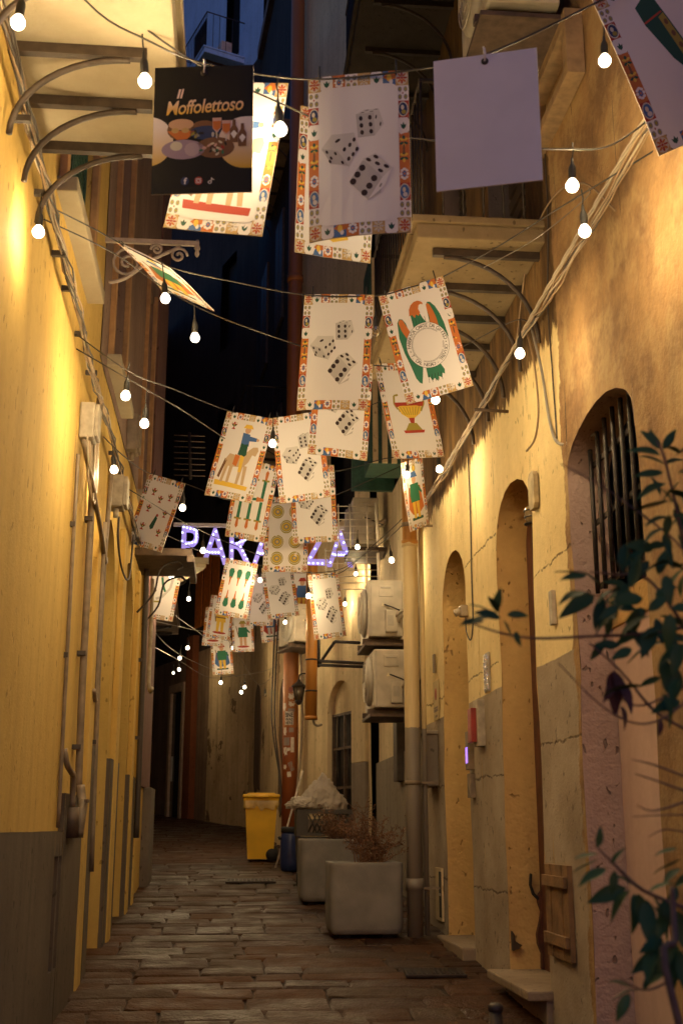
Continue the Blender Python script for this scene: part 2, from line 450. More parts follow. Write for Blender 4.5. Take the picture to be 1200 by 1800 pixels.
# ------------------------------------------------------------------ left building
L = thing('yellow_building', 'yellow plastered building along the whole left side of the alley', 'building', (-1.0, 8, 0))
d1 = Op(9.02, 10.1, -.5, 3.35, 3.92, .26); d2 = Op(10.95, 12.0, -.5, 3.45, 3.98, .26)
w1 = Op(6.05, 7.25, 4.98, 7.5, None, .16); w2 = Op(8.75, 9.75, 5.05, 7.6, None, .3); w3 = Op(12.0, 13.0, 4.9, 7.4, None, .2)
wall(FL, 2.4, 8.2, -.8, 12.0, [w1], 0, .45, .3).build('wall', yellowL, L)
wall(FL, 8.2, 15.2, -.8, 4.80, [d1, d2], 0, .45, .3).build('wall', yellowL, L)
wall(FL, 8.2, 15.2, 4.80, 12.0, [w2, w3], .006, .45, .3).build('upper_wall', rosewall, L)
body(FL, 2.4, 15.2, -1, 12, L, upperwall)
for o, dm in ((d1, doordark), (d2, doordark)):
    reveal(FL, o, 0, .3).build('door_jamb', yellowL, L)
    dr = part('door', FL, o.s0, o.s1, -.5, o.zt + .05, -.30, -.26, dm, L)
    for k in range(3):
        part('door_panel', FL, o.s0 + .12, o.s1 - .12, .85 + k * .85, 1.55 + k * .85, -.26, -.245, dm, dr)
for o in (w1, w2, w3):
    reveal(FL, o, 0, .2, sill=True).build('window_jamb', yellowL if o is w1 else rosewall, L)
    part('window_pane', FL, o.s0, o.s1, o.z0, o.zs, -o.depth - .04, -o.depth - .01, darkglass, L)
    for a, b in ((o.s0 - .09, o.s0), (o.s1, o.s1 + .11)):
        part('window_surround', FL, a, b, o.z0 - .05, o.zs + .1, 0, .045, woodframe, L, .006)
    part('window_sill', FL, o.s0 - .12, o.s1 + .14, o.z0 - .14, o.z0 - .05, -.05, .11, slabcream, L, .01)
for o in (w1,):        # green louvred shutters, one leaf ajar
    for a, b, dd in ((o.s0 + .02, (o.s0 + o.s1) / 2 - .01, -.05), ((o.s0 + o.s1) / 2 + .01, o.s1 - .02, -.05)):
        sh = part('shutter_frame', FL, a, b, o.z0 + .02, o.zs - .02, dd - .03, dd - .012, greenpaint, L)
        for k in range(34):
            z = o.z0 + .10 + k * .07
            m = MB(); fbox(m, FL, a + .05, b - .05, z, z + .05, dd - .012, dd + .012); m.build('slat', greenpaint, sh)
        for a2, b2 in ((a, a + .05), (b - .05, b)):
            part('stile', FL, a2, b2, o.z0 + .02, o.zs - .02, dd - .012, dd + .02, greenpaint, sh)
# skirts of the left wall, stepping up with the street
for a, b, zt in ((2.42, 7.42, 1.48), (7.44, 8.72, 1.70), (8.74, 9.0, 2.07), (10.12, 10.93, 2.05), (12.02, 13.1, 2.0)):
    ops = [Op(7.12, 7.26, .72, 1.34, None, .05), Op(7.31, 7.41, .72, 1.34, None, .05)] if a < 3 else []
    ww = wall(FL, a, b, -.8, zt, ops, .035, .4, .3)
    for e in (a, b):
        ww.add([FL.P(e, -.8, 0), FL.P(e, -.8, .035), FL.P(e, zt, .035), FL.P(e, zt, 0)], [(0, 1, 2, 3)])
    ww.add([FL.P(a, zt, -.02), FL.P(b, zt, -.02), FL.P(b, zt, .036), FL.P(a, zt, .036)], [(0, 1, 2, 3)])
    sk = ww.build('skirt', dadoL, L)
    for o in ops:
        reveal(FL, o, .035, .2, sill=True).build('vent_recess', dadoL, sk)
        part('vent_back', FL, o.s0, o.s1, o.z0, o.zs, -.016, -.012, black, sk)
# flat pilasters between the doors
for a, b, zt in ((8.35, 8.60, 3.7), (10.35, 10.65, 4.05), (12.15, 12.4, 4.05), (12.9, 13.1, 4.3)):
    part('pilaster', FL, a, b, -.3, zt, 0, .05, yellowL, L, .008)
# stone plinth and maroon pilaster that close the left side
PLN = thing('maroon_corner_pilaster', 'maroon painted corner pilaster on a grey stone plinth beside the left doors', 'pilaster', (-1.0, 15.2, gz(15)))
part('shaft', FL, 13.7, 15.32, 1.95, 12.3, -.3, .03, maroon, PLN, .01)
part('plinth', FL, 14.55, 15.30, .3, 1.96, -.3, .10, stonegrey, PLN, .015)
# balcony overhead on the left
def balcony(label, fr, s0, s1, z, out, th, beams, slabm, beamm, drop=.42, group=None, rail=None, zin=.1, brk=True):
    B = thing('balcony', label, 'balcony', fr.P((s0 + s1) / 2, z, 0), group)
    m = MB(); fbox(m, fr, s0, s1, z, z + th, 0, out, None, .012); m.build('slab', slabm, B)
    m = MB(); fbox(m, fr, s0 - .02, s1 + .02, z + th, z + th + .05, 0, out + .03, None, .01); m.build('slab_edge', slabm, B)
    for s in beams:
        m = MB(); fbox(m, fr, s - .019, s + .019, z - .05, z - .002, 0, out - .12); bb = m.build('beam', beamm, B)
        if brk:
            pts = []
            for k in range(13):
                a = PI / 2 * k / 12
                pts.append(fr.P(s, z - .055 - drop + drop * math.sin(a), .03 + (out - .22) * (1 - math.cos(a))))
            m = MB(); m.tube(pts, .014, None, 6); m.build('arched_bracket', beamm, bb)
    if rail:
        zt = z + th + .05
        m = MB(); m.tube([fr.P(s0, zt + rail, .02), fr.P(s0, zt + rail, out - .04), fr.P(s1, zt + rail, out - .04), fr.P(s1, zt + rail, .02)], .018, None, 6); rl = m.build('handrail', iron, B)
        n = int((s1 - s0) / .12)
        for k in range(n + 1):
            s = s0 + (s1 - s0) * k / n
            m = MB(); m.tube([fr.P(s, zt, out - .04), fr.P(s, zt + rail, out - .04)], .008, None, 5); m.build('baluster', iron, rl)
        for e in (s0, s1):
            for k in range(1, 6):
                dd = (out - .04) * k / 6
                m = MB(); m.tube([fr.P(e, zt, dd), fr.P(e, zt + rail, dd)], .008, None, 5); m.build('baluster', iron, rl)
    return B
balcony('cream balcony slab on curved brown brackets in the upper left corner', FL, 2.6, 5.36, 4.72, .70, .14, (3.5, 3.98, 4.5, 4.88, 5.26), slabcream, ironblack, .38)
CBn = thing('balcony', 'cream wedge shaped balcony underside beyond the far left wall', 'balcony', (-1.0, 15.4, 4.6))
m = MB(); m.prism([(-1.25, 15.33), (-.36, 15.33), (-.40, 15.5), (-1.22, 17.7), (-1.9, 17.7), (-1.9, 15.33)], lambda a, b, t: Vector((a, b, t)), 4.78, 4.90); m.build('slab', slabcream, CBn)
m = MB(); m.box((-.8, 15.30, 4.86), (.95, .05, .08)); m.build('slab_edge', slabcream, CBn)
for k in range(5):
    y = 15.45 + k * .42; xe = -.45 - .34 * (y - 15.5)
    m = MB(); m.box(((xe - 1.7) / 2 - .05, y, 4.76), (abs(xe + 1.6), .035, .04)); bb = m.build('beam', ironbrown, CBn)
    m = MB(); m.tube([Vector((-1.6, y, 4.45)).lerp(Vector((xe - .1, y, 4.74)), t) + Vector((0, 0, .06 * math.sin(PI * t))) for t in [i / 8 for i in range(9)]], .012, None, 6); m.build('arched_bracket', ironbrown, bb)

# ------------------------------------------------------------------ right building with the two arched doors
Rb = thing('ochre_building', 'old ochre and yellow building with arched doors on the right', 'building', (1.87, 8, 0))
a1 = Op(9.40, 10.45, -.5, 3.42, 3.80, .42); a2 = Op(7.20, 8.22, -.5, 3.42, 3.78, .235)
wz = Op(5.20, 6.32, -.5, 3.42, 3.66, .24)
u1 = Op(7.0, 8.1, 5.35, 7.9, None, .3); u2 = Op(8.9, 10.0, 5.35, 7.9, None, .3); u3 = Op(8.9, 10, 9.6, 12, None, .25); u4 = Op(6.9, 8.0, 9.6, 12, None, .25)
wall(FR, 3.0, 11.62, -.8, 13.5, [a1, a2, wz, u1, u2, u3, u4], 0, 1.0, .2).build('wall', yellowR, Rb)
body(FR, 3.0, 11.62, -1, 13.5, Rb, upperwall)
for o in (a1, a2): reveal(FR, o, 0, 1.3, 22).build('door_jamb', jambR, Rb)
for o in (u1, u2, u3, u4):
    reveal(FR, o, 0, .6).build('window_jamb', upperwall, Rb)
    part('window_pane', FR, o.s0, o.s1, o.z0, o.zs, -o.depth - .1, -o.depth - .08, black, Rb)
    for k in range(2):
        a = o.s0 + .02 + k * .55
        sh = part('shutter_leaf', FR, a, a + .5, o.z0, o.zs, -.2, -.17, doordark, Rb)
        for q in range(18):
            z = o.z0 + .08 + q * .137
            m = MB(); fbox(m, FR, a + .05, a + .45, z, z + .09, -.17, -.145); m.build('slat', doordark, sh)
for o, mm in ((a1, doordark), (a2, doorred)):
    dr = part('door', FR, o.s0, o.s1, -.5, o.zt + .05, -o.depth - .06, -o.depth, mm, Rb)
    for k in range(5):
        s = o.s0 + (o.s1 - o.s0) * (k + .5) / 5
        part('door_board', FR, s - .09, s + .09, -.3, o.zt, -o.depth, -o.depth + .018, mm, dr)
# doorway turned into a barred window: rough jambs and infill tinted with pink light, sill, grille
reveal(FR, wz, 0, 1.2, 22).build('window_jamb', pinkrough, Rb)
part('infill_panel', FR, wz.s0, wz.s1, -.5, 2.55, -.40, -.20, pinksmooth, Rb)
part('window_sill', FR, wz.s0, wz.s1, 2.55, 2.72, -.42, -.185, jambR, Rb, .01)
part('window_pane', FR, wz.s0, wz.s1, 2.72, 3.7, -.44, -.40, black, Rb)
rough_strip = MB()
for k in range(24):
    z0 = -.2 + k * .165; q = .5 + .5 * noise.noise(Vector((0, z0 * 2, 3)))
    fbox(rough_strip, FR, wz.s1 + .003, wz.s1 + .10 + .05 * q, z0, z0 + .164, -.01, .012)
GR = thing('window_grille', 'dark iron bar grille in the arched window on the right', 'grille', FR.P(5.76, 2.72, -.1))
for k in range(8):
    s = wz.s0 + .07 + k * .137
    m = MB(); m.tube([FR.P(s, 2.73, -.10), FR.P(s, wz.top(s) - .005, -.10)], .013, None, 6); m.build('bar', iron, GR)
for z in (2.77, 3.13, 3.46):
    m = MB(); fbox(m, FR, wz.s0 + .01, wz.s1 - .01, z - .014, z + .014, -.125, -.113); m.build('cross_bar', iron, GR)
# thresholds
st = MB(); fbox(st, FR, 7.14, 8.26, .545, .60, -.3, .15, None, .012); fbox(st, FR, 7.16, 8.24, .3, .545, -.3, .04, None, .01)
tag(st.build('door_step', plaster('worn_step_stone', (.34, .26, .18), (.2, .14, .09), .1, .5)), 'worn stone step under the cracked arched door', 'step')
st = MB(); fbox(st, FR, 9.36, 10.5, .4, .63, -.3, .10, None, .015)
tag(st.build('door_step', _M['worn_step_stone']), 'stone step under the orange lit arched door by the drainpipe', 'step')
# right balcony
balcony('old balcony on curved brackets above the yellow right wall', FR, 6.58, 9.0, 5.0, .80, .10, (6.72, 7.2, 7.7, 8.2, 8.75), slabold, ironblack, .55, rail=.95)
balcony('high dim balcony with curved brackets at the top of the right wall', FR, 8.3, 10.9, 8.75, .85, .12, (8.6, 9.2, 9.9, 10.6), shadewall, iron, .6, rail=.95)  # slab coloured near black to stand for the shade up there

# ------------------------------------------------------------------ middle right house with the shop door
Mb = thing('grey_cream_house', 'narrow house with grey skirt and glazed door behind the air conditioners', 'building', (1.87, 13.5, 0))
g1o = Op(11.75, 12.75, -.5, 3.0, None, .2)
wall(FR, 11.64, 16.0, -.8, 16.0, [g1o, Op(13.2, 14.4, 5.6, 8.2, None, .2)], -.10, .5, .3).build('wall', creamfar, Mb)
body(FR, 11.64, 16.0, -1, 16, Mb, upperwall)
reveal(FR, g1o, -.10, .4).build('door_jamb', greywall, Mb)
part('door', FR, 11.75, 12.75, -.3, 3.0, -.36, -.30, doordark, Mb)
part('skirt', FR, 12.78, 16.0, -.5, 2.32, -.12, -.06, greywall, Mb)
part('drain_cover_box', FR, 13.4, 13.7, 2.0, 2.75, -.1, .02, doordark, Mb, .01)
sh = part('shutter_leaf', FR, 13.2, 13.8, 5.6, 8.2, -.12, .32, greenpaint, Mb)
part('shutter_leaf', FR, 14.35, 14.42, 5.6, 8.2, -.12, .42, greenpaint, Mb)
part('shutter_back', FR, 13.2, 14.4, 5.6, 8.2, -.34, -.3, darkglass, Mb)
for q in range(4): part('shutter_stile', FR, 13.16, 13.2, 5.6, 8.2, -.1 + q * .11, -.04 + q * .11, creamfar, Mb)

# ------------------------------------------------------------------ cream house with the barred gate, after the bend
Cb = thing('cream_house', 'cream plastered house with a black barred gate beyond the bend', 'building', (1.6, 17.5, 0))
gate = Op(.72, 1.72, -.5, 3.15, 3.55, .18)
wall(F4, 0, 3.32, -.5, 18.0, [gate, Op(.6, 1.6, 5.9, 8.4, None, .2)], 0, .7, .25).build('wall', creamfar, Cb)
body(F4, 0, 3.32, -1, 18, Cb, upperwall)
reveal(F4, gate, 0, .7).build('gate_jamb', creamfar, Cb)
part('pilaster', F4, .10, .62, .6, 2.35, 0, .05, greywall, Cb, .01)
part('pilaster', F4, .10, .62, 2.352, 5.5, 0, .05, creamfar, Cb, .01)
part('window_pane', F4, .6, 1.6, 5.9, 8.4, -.24, -.2, black, Cb)
part('fanlight_panel', F4, gate.s0, gate.s1, 3.1, 3.6, -.17, -.10, creamfar, Cb)
G = thing('barred_gate', 'black iron barred gate under a round arch in the cream wall', 'gate', F4.P(1.22, gz(17.2), -.1))
part('lower_panel', F4, gate.s0, gate.s1, .8, 1.55, -.14, -.10, iron, G)
part('dark_backing', F4, gate.s0, gate.s1, 1.55, 3.1, -.18, -.16, black, G)
for s in (gate.s0 + .02, (gate.s0 + gate.s1) / 2, gate.s1 - .02):
    part('upright', F4, s - .02, s + .02, 1.5, 3.1, -.11, -.07, ironbrown, G)
for z in (1.55, 2.05, 2.6, 3.08): part('rail', F4, gate.s0, gate.s1, z - .018, z + .018, -.115, -.075, ironbrown, G)
for k in range(8):
    s = gate.s0 + .1 + k * .115
    m = MB(); m.tube([F4.P(s, 1.55, -.09), F4.P(s + .05 * (-1) ** k, 2.3, -.09), F4.P(s, 3.08, -.09)], .008, None, 5); m.build('bar', iron, G)

# ------------------------------------------------------------------ patchy house that swings across the view, then the tall pale one
Pb = thing('patchy_house', 'stained patchy plaster house behind the yellow bin', 'building', (.7, 22, 0))
wall(F5, 0, 6.74, -.2, 6.2, [], 0, 1.4, .25).build('wall', patchy, Pb)
wall(F5, 0, 6.74, 6.2, 20.0, [Op(2.2, 3.2, 6.9, 9.4, None, .2), Op(2.2, 3.2, 11, 13.4, None, .2), Op(4.6, 5.6, 6.9, 9.4, None, .2), Op(4.6, 5.6, 11, 13.4, None, .2)], 0, 1.0, .35).build('upper_wall', shadewall, Pb)  # upper floors darkened by colour in place of shade
body(F5, .3, 6.74, -1, 20, Pb, upperwall)
for z in (6.9, 11):
    for s_ in (2.2, 4.6):
        part('window_pane', F5, s_, s_ + 1, z, z + 2.5, -.24, -.2, black, Pb)
        for q in (0, .53): part('shutter_leaf', F5, s_ + q, s_ + q + .46, z + .05, z + 2.4, .0, .05, doordark, Pb)
bl = MB(); fb = F5
poly = [(-.42, 0), (-.45, 1.0), (-.40, 1.9), (-.2, 2.15), (.05, 2.25), (.3, 2.1), (.44, 1.7), (.42, .9), (.45, .2), (.2, -.08), (-.1, .05)]
bl.prism([(1.6 + a, 1.75 + b) for a, b in poly], lambda a, b, t: fb.P(a, b, t), -.02, .012)
bl.build('filled_in_doorway', plaster('dark_patch_render', (.16, .10, .06), (.09, .055, .035), .5, .6), Pb)
bl = MB(); bl.prism([(5.2 + a * 1.15, 2.2 + b * .95) for a, b in poly], lambda a, b, t: fb.P(a, b, t), -.02, .012)
bl.build('filled_in_doorway', _M['dark_patch_render'], Pb)
balcony('dark balcony seen from below at the top centre of the view', F5, 1.0, 4.6, 14.4, 1.0, .15, (1.4, 2.4, 3.4, 4.3), darkwall, iron, .5)
balcony('dim rail balcony with flower pots halfway up the patchy house', F5, 1.6, 3.8, 8.3, .8, .12, (1.8, 2.6, 3.5), darkwall, iron, .4, rail=.9)
Tb = thing('tall_pale_house', 'tall pale house closing the alley, its top coloured blue for dusk light', 'building', (-2, 30, 0))
wall(F6, 0, 2.5, .2, 5.6, [], 0, 1.2, .3).build('ground_floor_wall', patchy, Tb)
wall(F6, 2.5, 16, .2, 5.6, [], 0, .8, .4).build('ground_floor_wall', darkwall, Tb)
wall(F6, 0, 16, 5.6, 20.2, [Op(1.4, 2.4, 9, 11.4, None, .2), Op(1.4, 2.4, 13, 15.4, None, .2), Op(4.2, 5.2, 9, 11.4, None, .2)], 0, .8, .5).build('middle_wall', shadewall, Tb)  # middle floors get the shade-dark colour too
for s_, z_ in ((1.4, 9), (1.4, 13), (4.2, 9)): part('window_pane', F6, s_, s_ + 1, z_, z_ + 2.4, -.24, -.2, black, Tb)
wall(F6, 0, 16, 20.2, 30.0, [Op(1.6, 2.6, 21.2, 24, None, .2), Op(4.2, 5.2, 21.2, 24, None, .2)], 0, .4, .6).build('upper_wall', palewall, Tb)
body(F6, 0, 16, -1, 30, Tb, upperwall)
for s in (1.6, 4.2): part('window_pane', F6, s, s + 1, 21.2, 24, -.24, -.2, darkglass, Tb)
balcony('balcony coloured dusk blue with thin iron railing high on the pale house', F6, 1.2, 3.4, 20.6, 1.1, .14, (1.5, 2.2, 3.0), palewall, iron, .4, rail=1.0)
# ------------------------------------------------------------------ dark house on the far left
Db = thing('dark_house', 'unlit house set back on the left beyond the maroon pilaster', 'building', (-1.9, 24, 0))
FD = Frame(-1.95, 15.25, -.02, 1, 1, .02)
wall(FD, 0, 18, -.3, 15, [], 0, .6, .6).build('wall', darkwall, Db)
body(FD, 0, 18, -1, 15, Db, upperwall)
balcony('unlit slab balcony over the glass door at the end of the alley', FD, 7.0, 11.0, 5.6, 1.0, .14, (7.4, 8.6, 9.8, 10.7), darkwall, iron, .3)
# back wall of the street end behind the camera is left open
# ------------------------------------------------------------------ festoon bulbs
socketm = plain('black_rubber_socket', (.02, .018, .016), .6)
bulbm = emit('lit_bulb_glass', (1.0, .86, .62), 9.0)
def globe_mesh(mat, nm, seg=16):
    b = MB()
    prof = [(.010, .040), (.014, .030), (.021, .0185), (.0265, .008), (.0275, 0), (.026, -.0095), (.020, -.0195), (.011, -.0255), (.0, -.0275)]
    b.lathe(prof, (0, 0, 0), None, seg)
    me = bpy.data.meshes.new(nm); me.from_pydata([Vector(v) for v in b.v], [], b.f); me.materials.append(mat)
    me.polygons.foreach_set('use_smooth', [True] * len(me.polygons)); me.update(); return me
bulbm.cycles.emission_sampling = 'NONE'
GLOBE = globe_mesh(bulbm, 'globe')
def socket_mesh():
    b = MB()
    b.lathe([(.0, .030), (.0150, .030), (.0170, .036), (.0175, .075), (.015, .090), (.008, .104), (.005, .132), (.0, .133)], (0, 0, 0), None, 10)
    me = bpy.data.meshes.new('socket'); me.from_pydata([Vector(v) for v in b.v], [], b.f); me.materials.append(socketm)
    me.polygons.foreach_set('use_smooth', [True] * len(me.polygons)); me.update(); return me
SOCK = socket_mesh()
BLIGHT = bpy.data.lights.new('bulb_light', 'POINT'); BLIGHT.energy = BULB_WATTS; BLIGHT.color = BULB_COL; BLIGHT.shadow_soft_size = .029
def bulb(px, py, Y, label, lead=.08, lit=True, tiltx=0.0, tilty=0.0):
    p = at(px, py, Y)
    t = thing('festoon_bulb', label, 'bulb', p, 'festoon bulbs strung over the alley')
    t.rotation_euler = (tiltx, tilty, random.uniform(0, 6))
    link('globe', GLOBE if lit else GLOBE_OFF, t); link('socket', SOCK, t)
    if lit:          # the bulb's own light, a sphere as large as its glass
        lo = bpy.data.objects.new('bulb_light', BLIGHT); COL.objects.link(lo); lo.parent = t
    m = MB(); m.tube([(0, 0, .13), (.004, 0, .13 + lead * .5), (0, .004, .13 + lead)], .0035, None, 5)
    o = m.build('lead', socketm); o.parent = t
    return t
_g = NT('unlit_clear_bulb_glass'); _g.b.inputs['Base Color'].default_value = (.85, .75, .55, 1); _g.b.inputs['Roughness'].default_value = .08
_g.b.inputs['Transmission Weight'].default_value = .9; GLOBE_OFF = globe_mesh(_g.mat, 'unlit_globe')
for a in [
 (32, 40, 3.95, 'large lit bulb in the top left corner under the cream balcony'),
 (255, 143, 4.22, 'lit bulb left of the black food poster'),
 (68, 408, 5.0, 'lit bulb close against the left wall under the cream balcony'),
 (493, 228, 4.30, 'bright bulb between the black poster and the large dice card'),
 (1062, 107, 4.4, 'lit bulb beside the tilted club card at the top right'),
 (1005, 327, 4.35, 'upper of two lit bulbs right of the blank white card'),
 (1027, 407, 4.7, 'lower of two lit bulbs right of the blank white card'),
 (291, 525, 6.2, 'lit bulb touching the card that swings edge-on at the left'),
 (343, 594, 6.6, 'lit bulb just below the tip of the edge-on card'),
 (221, 696, 6.5, 'upper of the two lit bulbs left of the horse rider card'),
 (254, 745, 6.9, 'lower of the two lit bulbs left of the horse rider card'),
 (201, 826, 8.0, 'lit bulb above the grey junction box on the left wall'),
 (321, 893, 9.6, 'lit bulb at the right edge of the eight cups card'),
 (479, 780, 8.3, 'lit bulb between the horse rider card and the dice card beside it'),
 (913, 622, 6.0, 'lit bulb against the cable bundle on the right wall'),
 (765, 703, 7.0, 'lit bulb at the lower edge of the eagle card'),
 (772, 825, 8.8, 'lit bulb below the single cup card beside the right cable bundle'),
 (715, 835, 9.9, 'lit bulb in front of the narrow knave card by the drainpipe'),
 (357, 968, 11.6, 'lit bulb in front of the first letters of the purple sign'),
 (494, 852, 9.45, 'half hidden bulb glowing between the swords card and the dice card'),
 (457, 1020, 14.2, 'lit bulb between the six clubs card and the dice card at its right'),
 (542, 1048, 12.55, 'lit bulb at the left edge of the lowest right dice card'),
 (688, 985, 11.6, 'lit bulb above the upper air conditioner near the drainpipe'),
 (628, 962, 13.2, 'lit bulb in front of the white wire rack'),
 (625, 1009, 16.0, 'small lit bulb below the white wire rack'),
 (606, 1062, 16.6, 'bulb peeking out at the right edge of the lowest dice card'),
 (409, 1139, 22.5, 'small bulb glowing in the gap between the small far cards'),
 (501, 1094, 17.6, 'bulb half hidden behind the dice card under the coins card'),
 (302, 1014, 13.8, 'upper of the two lit bulbs under the far left balcony'),
 (291, 1053, 15.0, 'lower of the two lit bulbs under the far left balcony'),
 (332, 1053, 16.0, 'lit bulb alone against the dark orange window'),
 (330, 1139, 18.0, 'topmost of the small bulbs over the glass door'),
 (316, 1157, 19.0, 'second from the top of the small bulbs over the glass door'),
 (315, 1177, 20.5, 'third from the top of the small bulbs over the glass door'),
 (305, 1183, 27.5, 'lowest of the small bulbs over the glass door'),
 (388, 1200, 19.0, 'small lit bulb below the lowest hanging card'),
 (430, 1208, 19.8, 'upper of two touching bulbs before the patchy wall'),
 (424, 1217, 19.4, 'lower of two touching bulbs before the patchy wall'),
]: bulb(*a, tiltx=random.uniform(-.1, .1), tilty=random.uniform(-.12, .12))
bulb(660, 583, 6.7, 'unlit clear bulb between the dice card and the eagle card', lit=False)
bulb(466, 1222, 20.9, 'unlit clear bulb dangling before the patchy wall near the pipe', lit=False)
# ------------------------------------------------------------------ flat print: layers of thin polygons on a panel
K = {n: ink('ink_' + n, c) for n, c in dict(
    white=(.73, .69, .67), cream=(.58, .52, .41), orange=(.50, .15, .035), tan=(.48, .31, .12), red=(.36, .05, .03), dred=(.28, .02, .018),
    green=(.03, .15, .085), dgreen=(.02, .075, .05), yellow=(.70, .45, .06), olive=(.32, .26, .05), blue=(.06, .13, .32), navy=(.03, .045, .12),
    black=(.02, .017, .016), grey=(.47, .44, .42), lgrey=(.58, .55, .52), dgrey=(.25, .235, .225), pip=(.035, .02, .018), skin=(.55, .33, .2), horse=(.50, .36, .22), brown=(.16, .08, .04),
    poster=(.008, .007, .007), gold=(.62, .34, .03), pinkish=(.55, .34, .30), violet=(.30, .22, .30), lav=(.40, .31, .36)).items()}
edge_white = plain('white_foam_board', (.72, .66, .64), .6, 0, .04, 6)
class Print(MB):
    """2-D drawing on a board: x right, y down from the board's top centre, metres; layers lie 0.25 mm apart"""
    def __init__(s, z0=.0032): super().__init__(); s.z = z0
    def up(s): s.z += .00025; return s
    def poly(s, pts, col): 
        s.add([(x, -s.z, -y) for x, y in pts], [list(range(len(pts)))], K[col]); return s
    def ell(s, x, y, rx, ry, col, n=14, rot=0.0, a0=0.0, a1=2 * PI):
        c, q = math.cos(rot), math.sin(rot); pts = []
        full = abs(a1 - a0) > 6.28
        for k in range(n if full else n + 1):
            a = a0 + (a1 - a0) * k / n; u, v = rx * math.cos(a), ry * math.sin(a); pts.append((x + u * c - v * q, y + u * q + v * c))
        return s.poly(pts, col)
    def rect(s, x0, y0, x1, y1, col): return s.poly([(x0, y0), (x1, y0), (x1, y1), (x0, y1)], col)
    def ring(s, x, y, r0, r1, col, n=28):
        vs = []; 
        for k in range(n):
            a = 2 * PI * k / n
            vs += [(x + r0 * math.cos(a), -s.z, -(y + r0 * math.sin(a))), (x + r1 * math.cos(a), -s.z, -(y + r1 * math.sin(a)))]
        s.add(vs, [(2 * k, 2 * k + 1, (2 * k + 3) % (2 * n), (2 * k + 2) % (2 * n)) for k in range(n)], K[col]); return s
    def line(s, pts, w, col):
        for (x0, y0), (x1, y1) in zip(pts, pts[1:]):
            dx, dy = x1 - x0, y1 - y0; l = math.hypot(dx, dy) or 1; nx, ny = -dy / l * w / 2, dx / l * w / 2
            s.poly([(x0 + nx, y0 + ny), (x1 + nx, y1 + ny), (x1 - nx, y1 - ny), (x0 - nx, y0 - ny)], col)
        return s
    def mesh(s, nm):
        me = bpy.data.meshes.new(nm); me.from_pydata([Vector(v) for v in s.v], [], s.f)
        for m in s.mats: me.materials.append(m)
        me.polygons.foreach_set('material_index', s.m); me.update(); return me
CW, CH = .405, .71
def text_geo(txt, size, shear=0.0, bold=0.0, align='CENTER', spacing=1.0):
    cu = bpy.data.curves.new('t', 'FONT'); cu.body = txt; cu.size = size; cu.align_x = align; cu.shear = shear; cu.offset = bold; cu.space_character = spacing
    cu.resolution_u = 3
    o = bpy.data.objects.new('t', cu); COL.objects.link(o)
    dg = bpy.context.evaluated_depsgraph_get(); me = bpy.data.meshes.new_from_object(o.evaluated_get(dg))
    vs = [v.co.copy() for v in me.vertices]; fs = [tuple(p.vertices) for p in me.polygons]
    bpy.data.objects.remove(o); bpy.data.curves.remove(cu); bpy.data.meshes.remove(me)
    return vs, fs
def put_text(P, txt, x, y, size, col, rot=0.0, shear=0.0, bold=0.0, sx=1.0, mat=None, spacing=1.0):
    vs, fs = text_geo(txt, size, shear, bold, 'CENTER', spacing); c, q = math.cos(rot), math.sin(rot)
    P.add([(x + (v.x * sx) * c - (-v.y) * q, -P.z, -(y + (v.x * sx) * q + (-v.y) * c)) for v in vs], fs, mat or K[col])

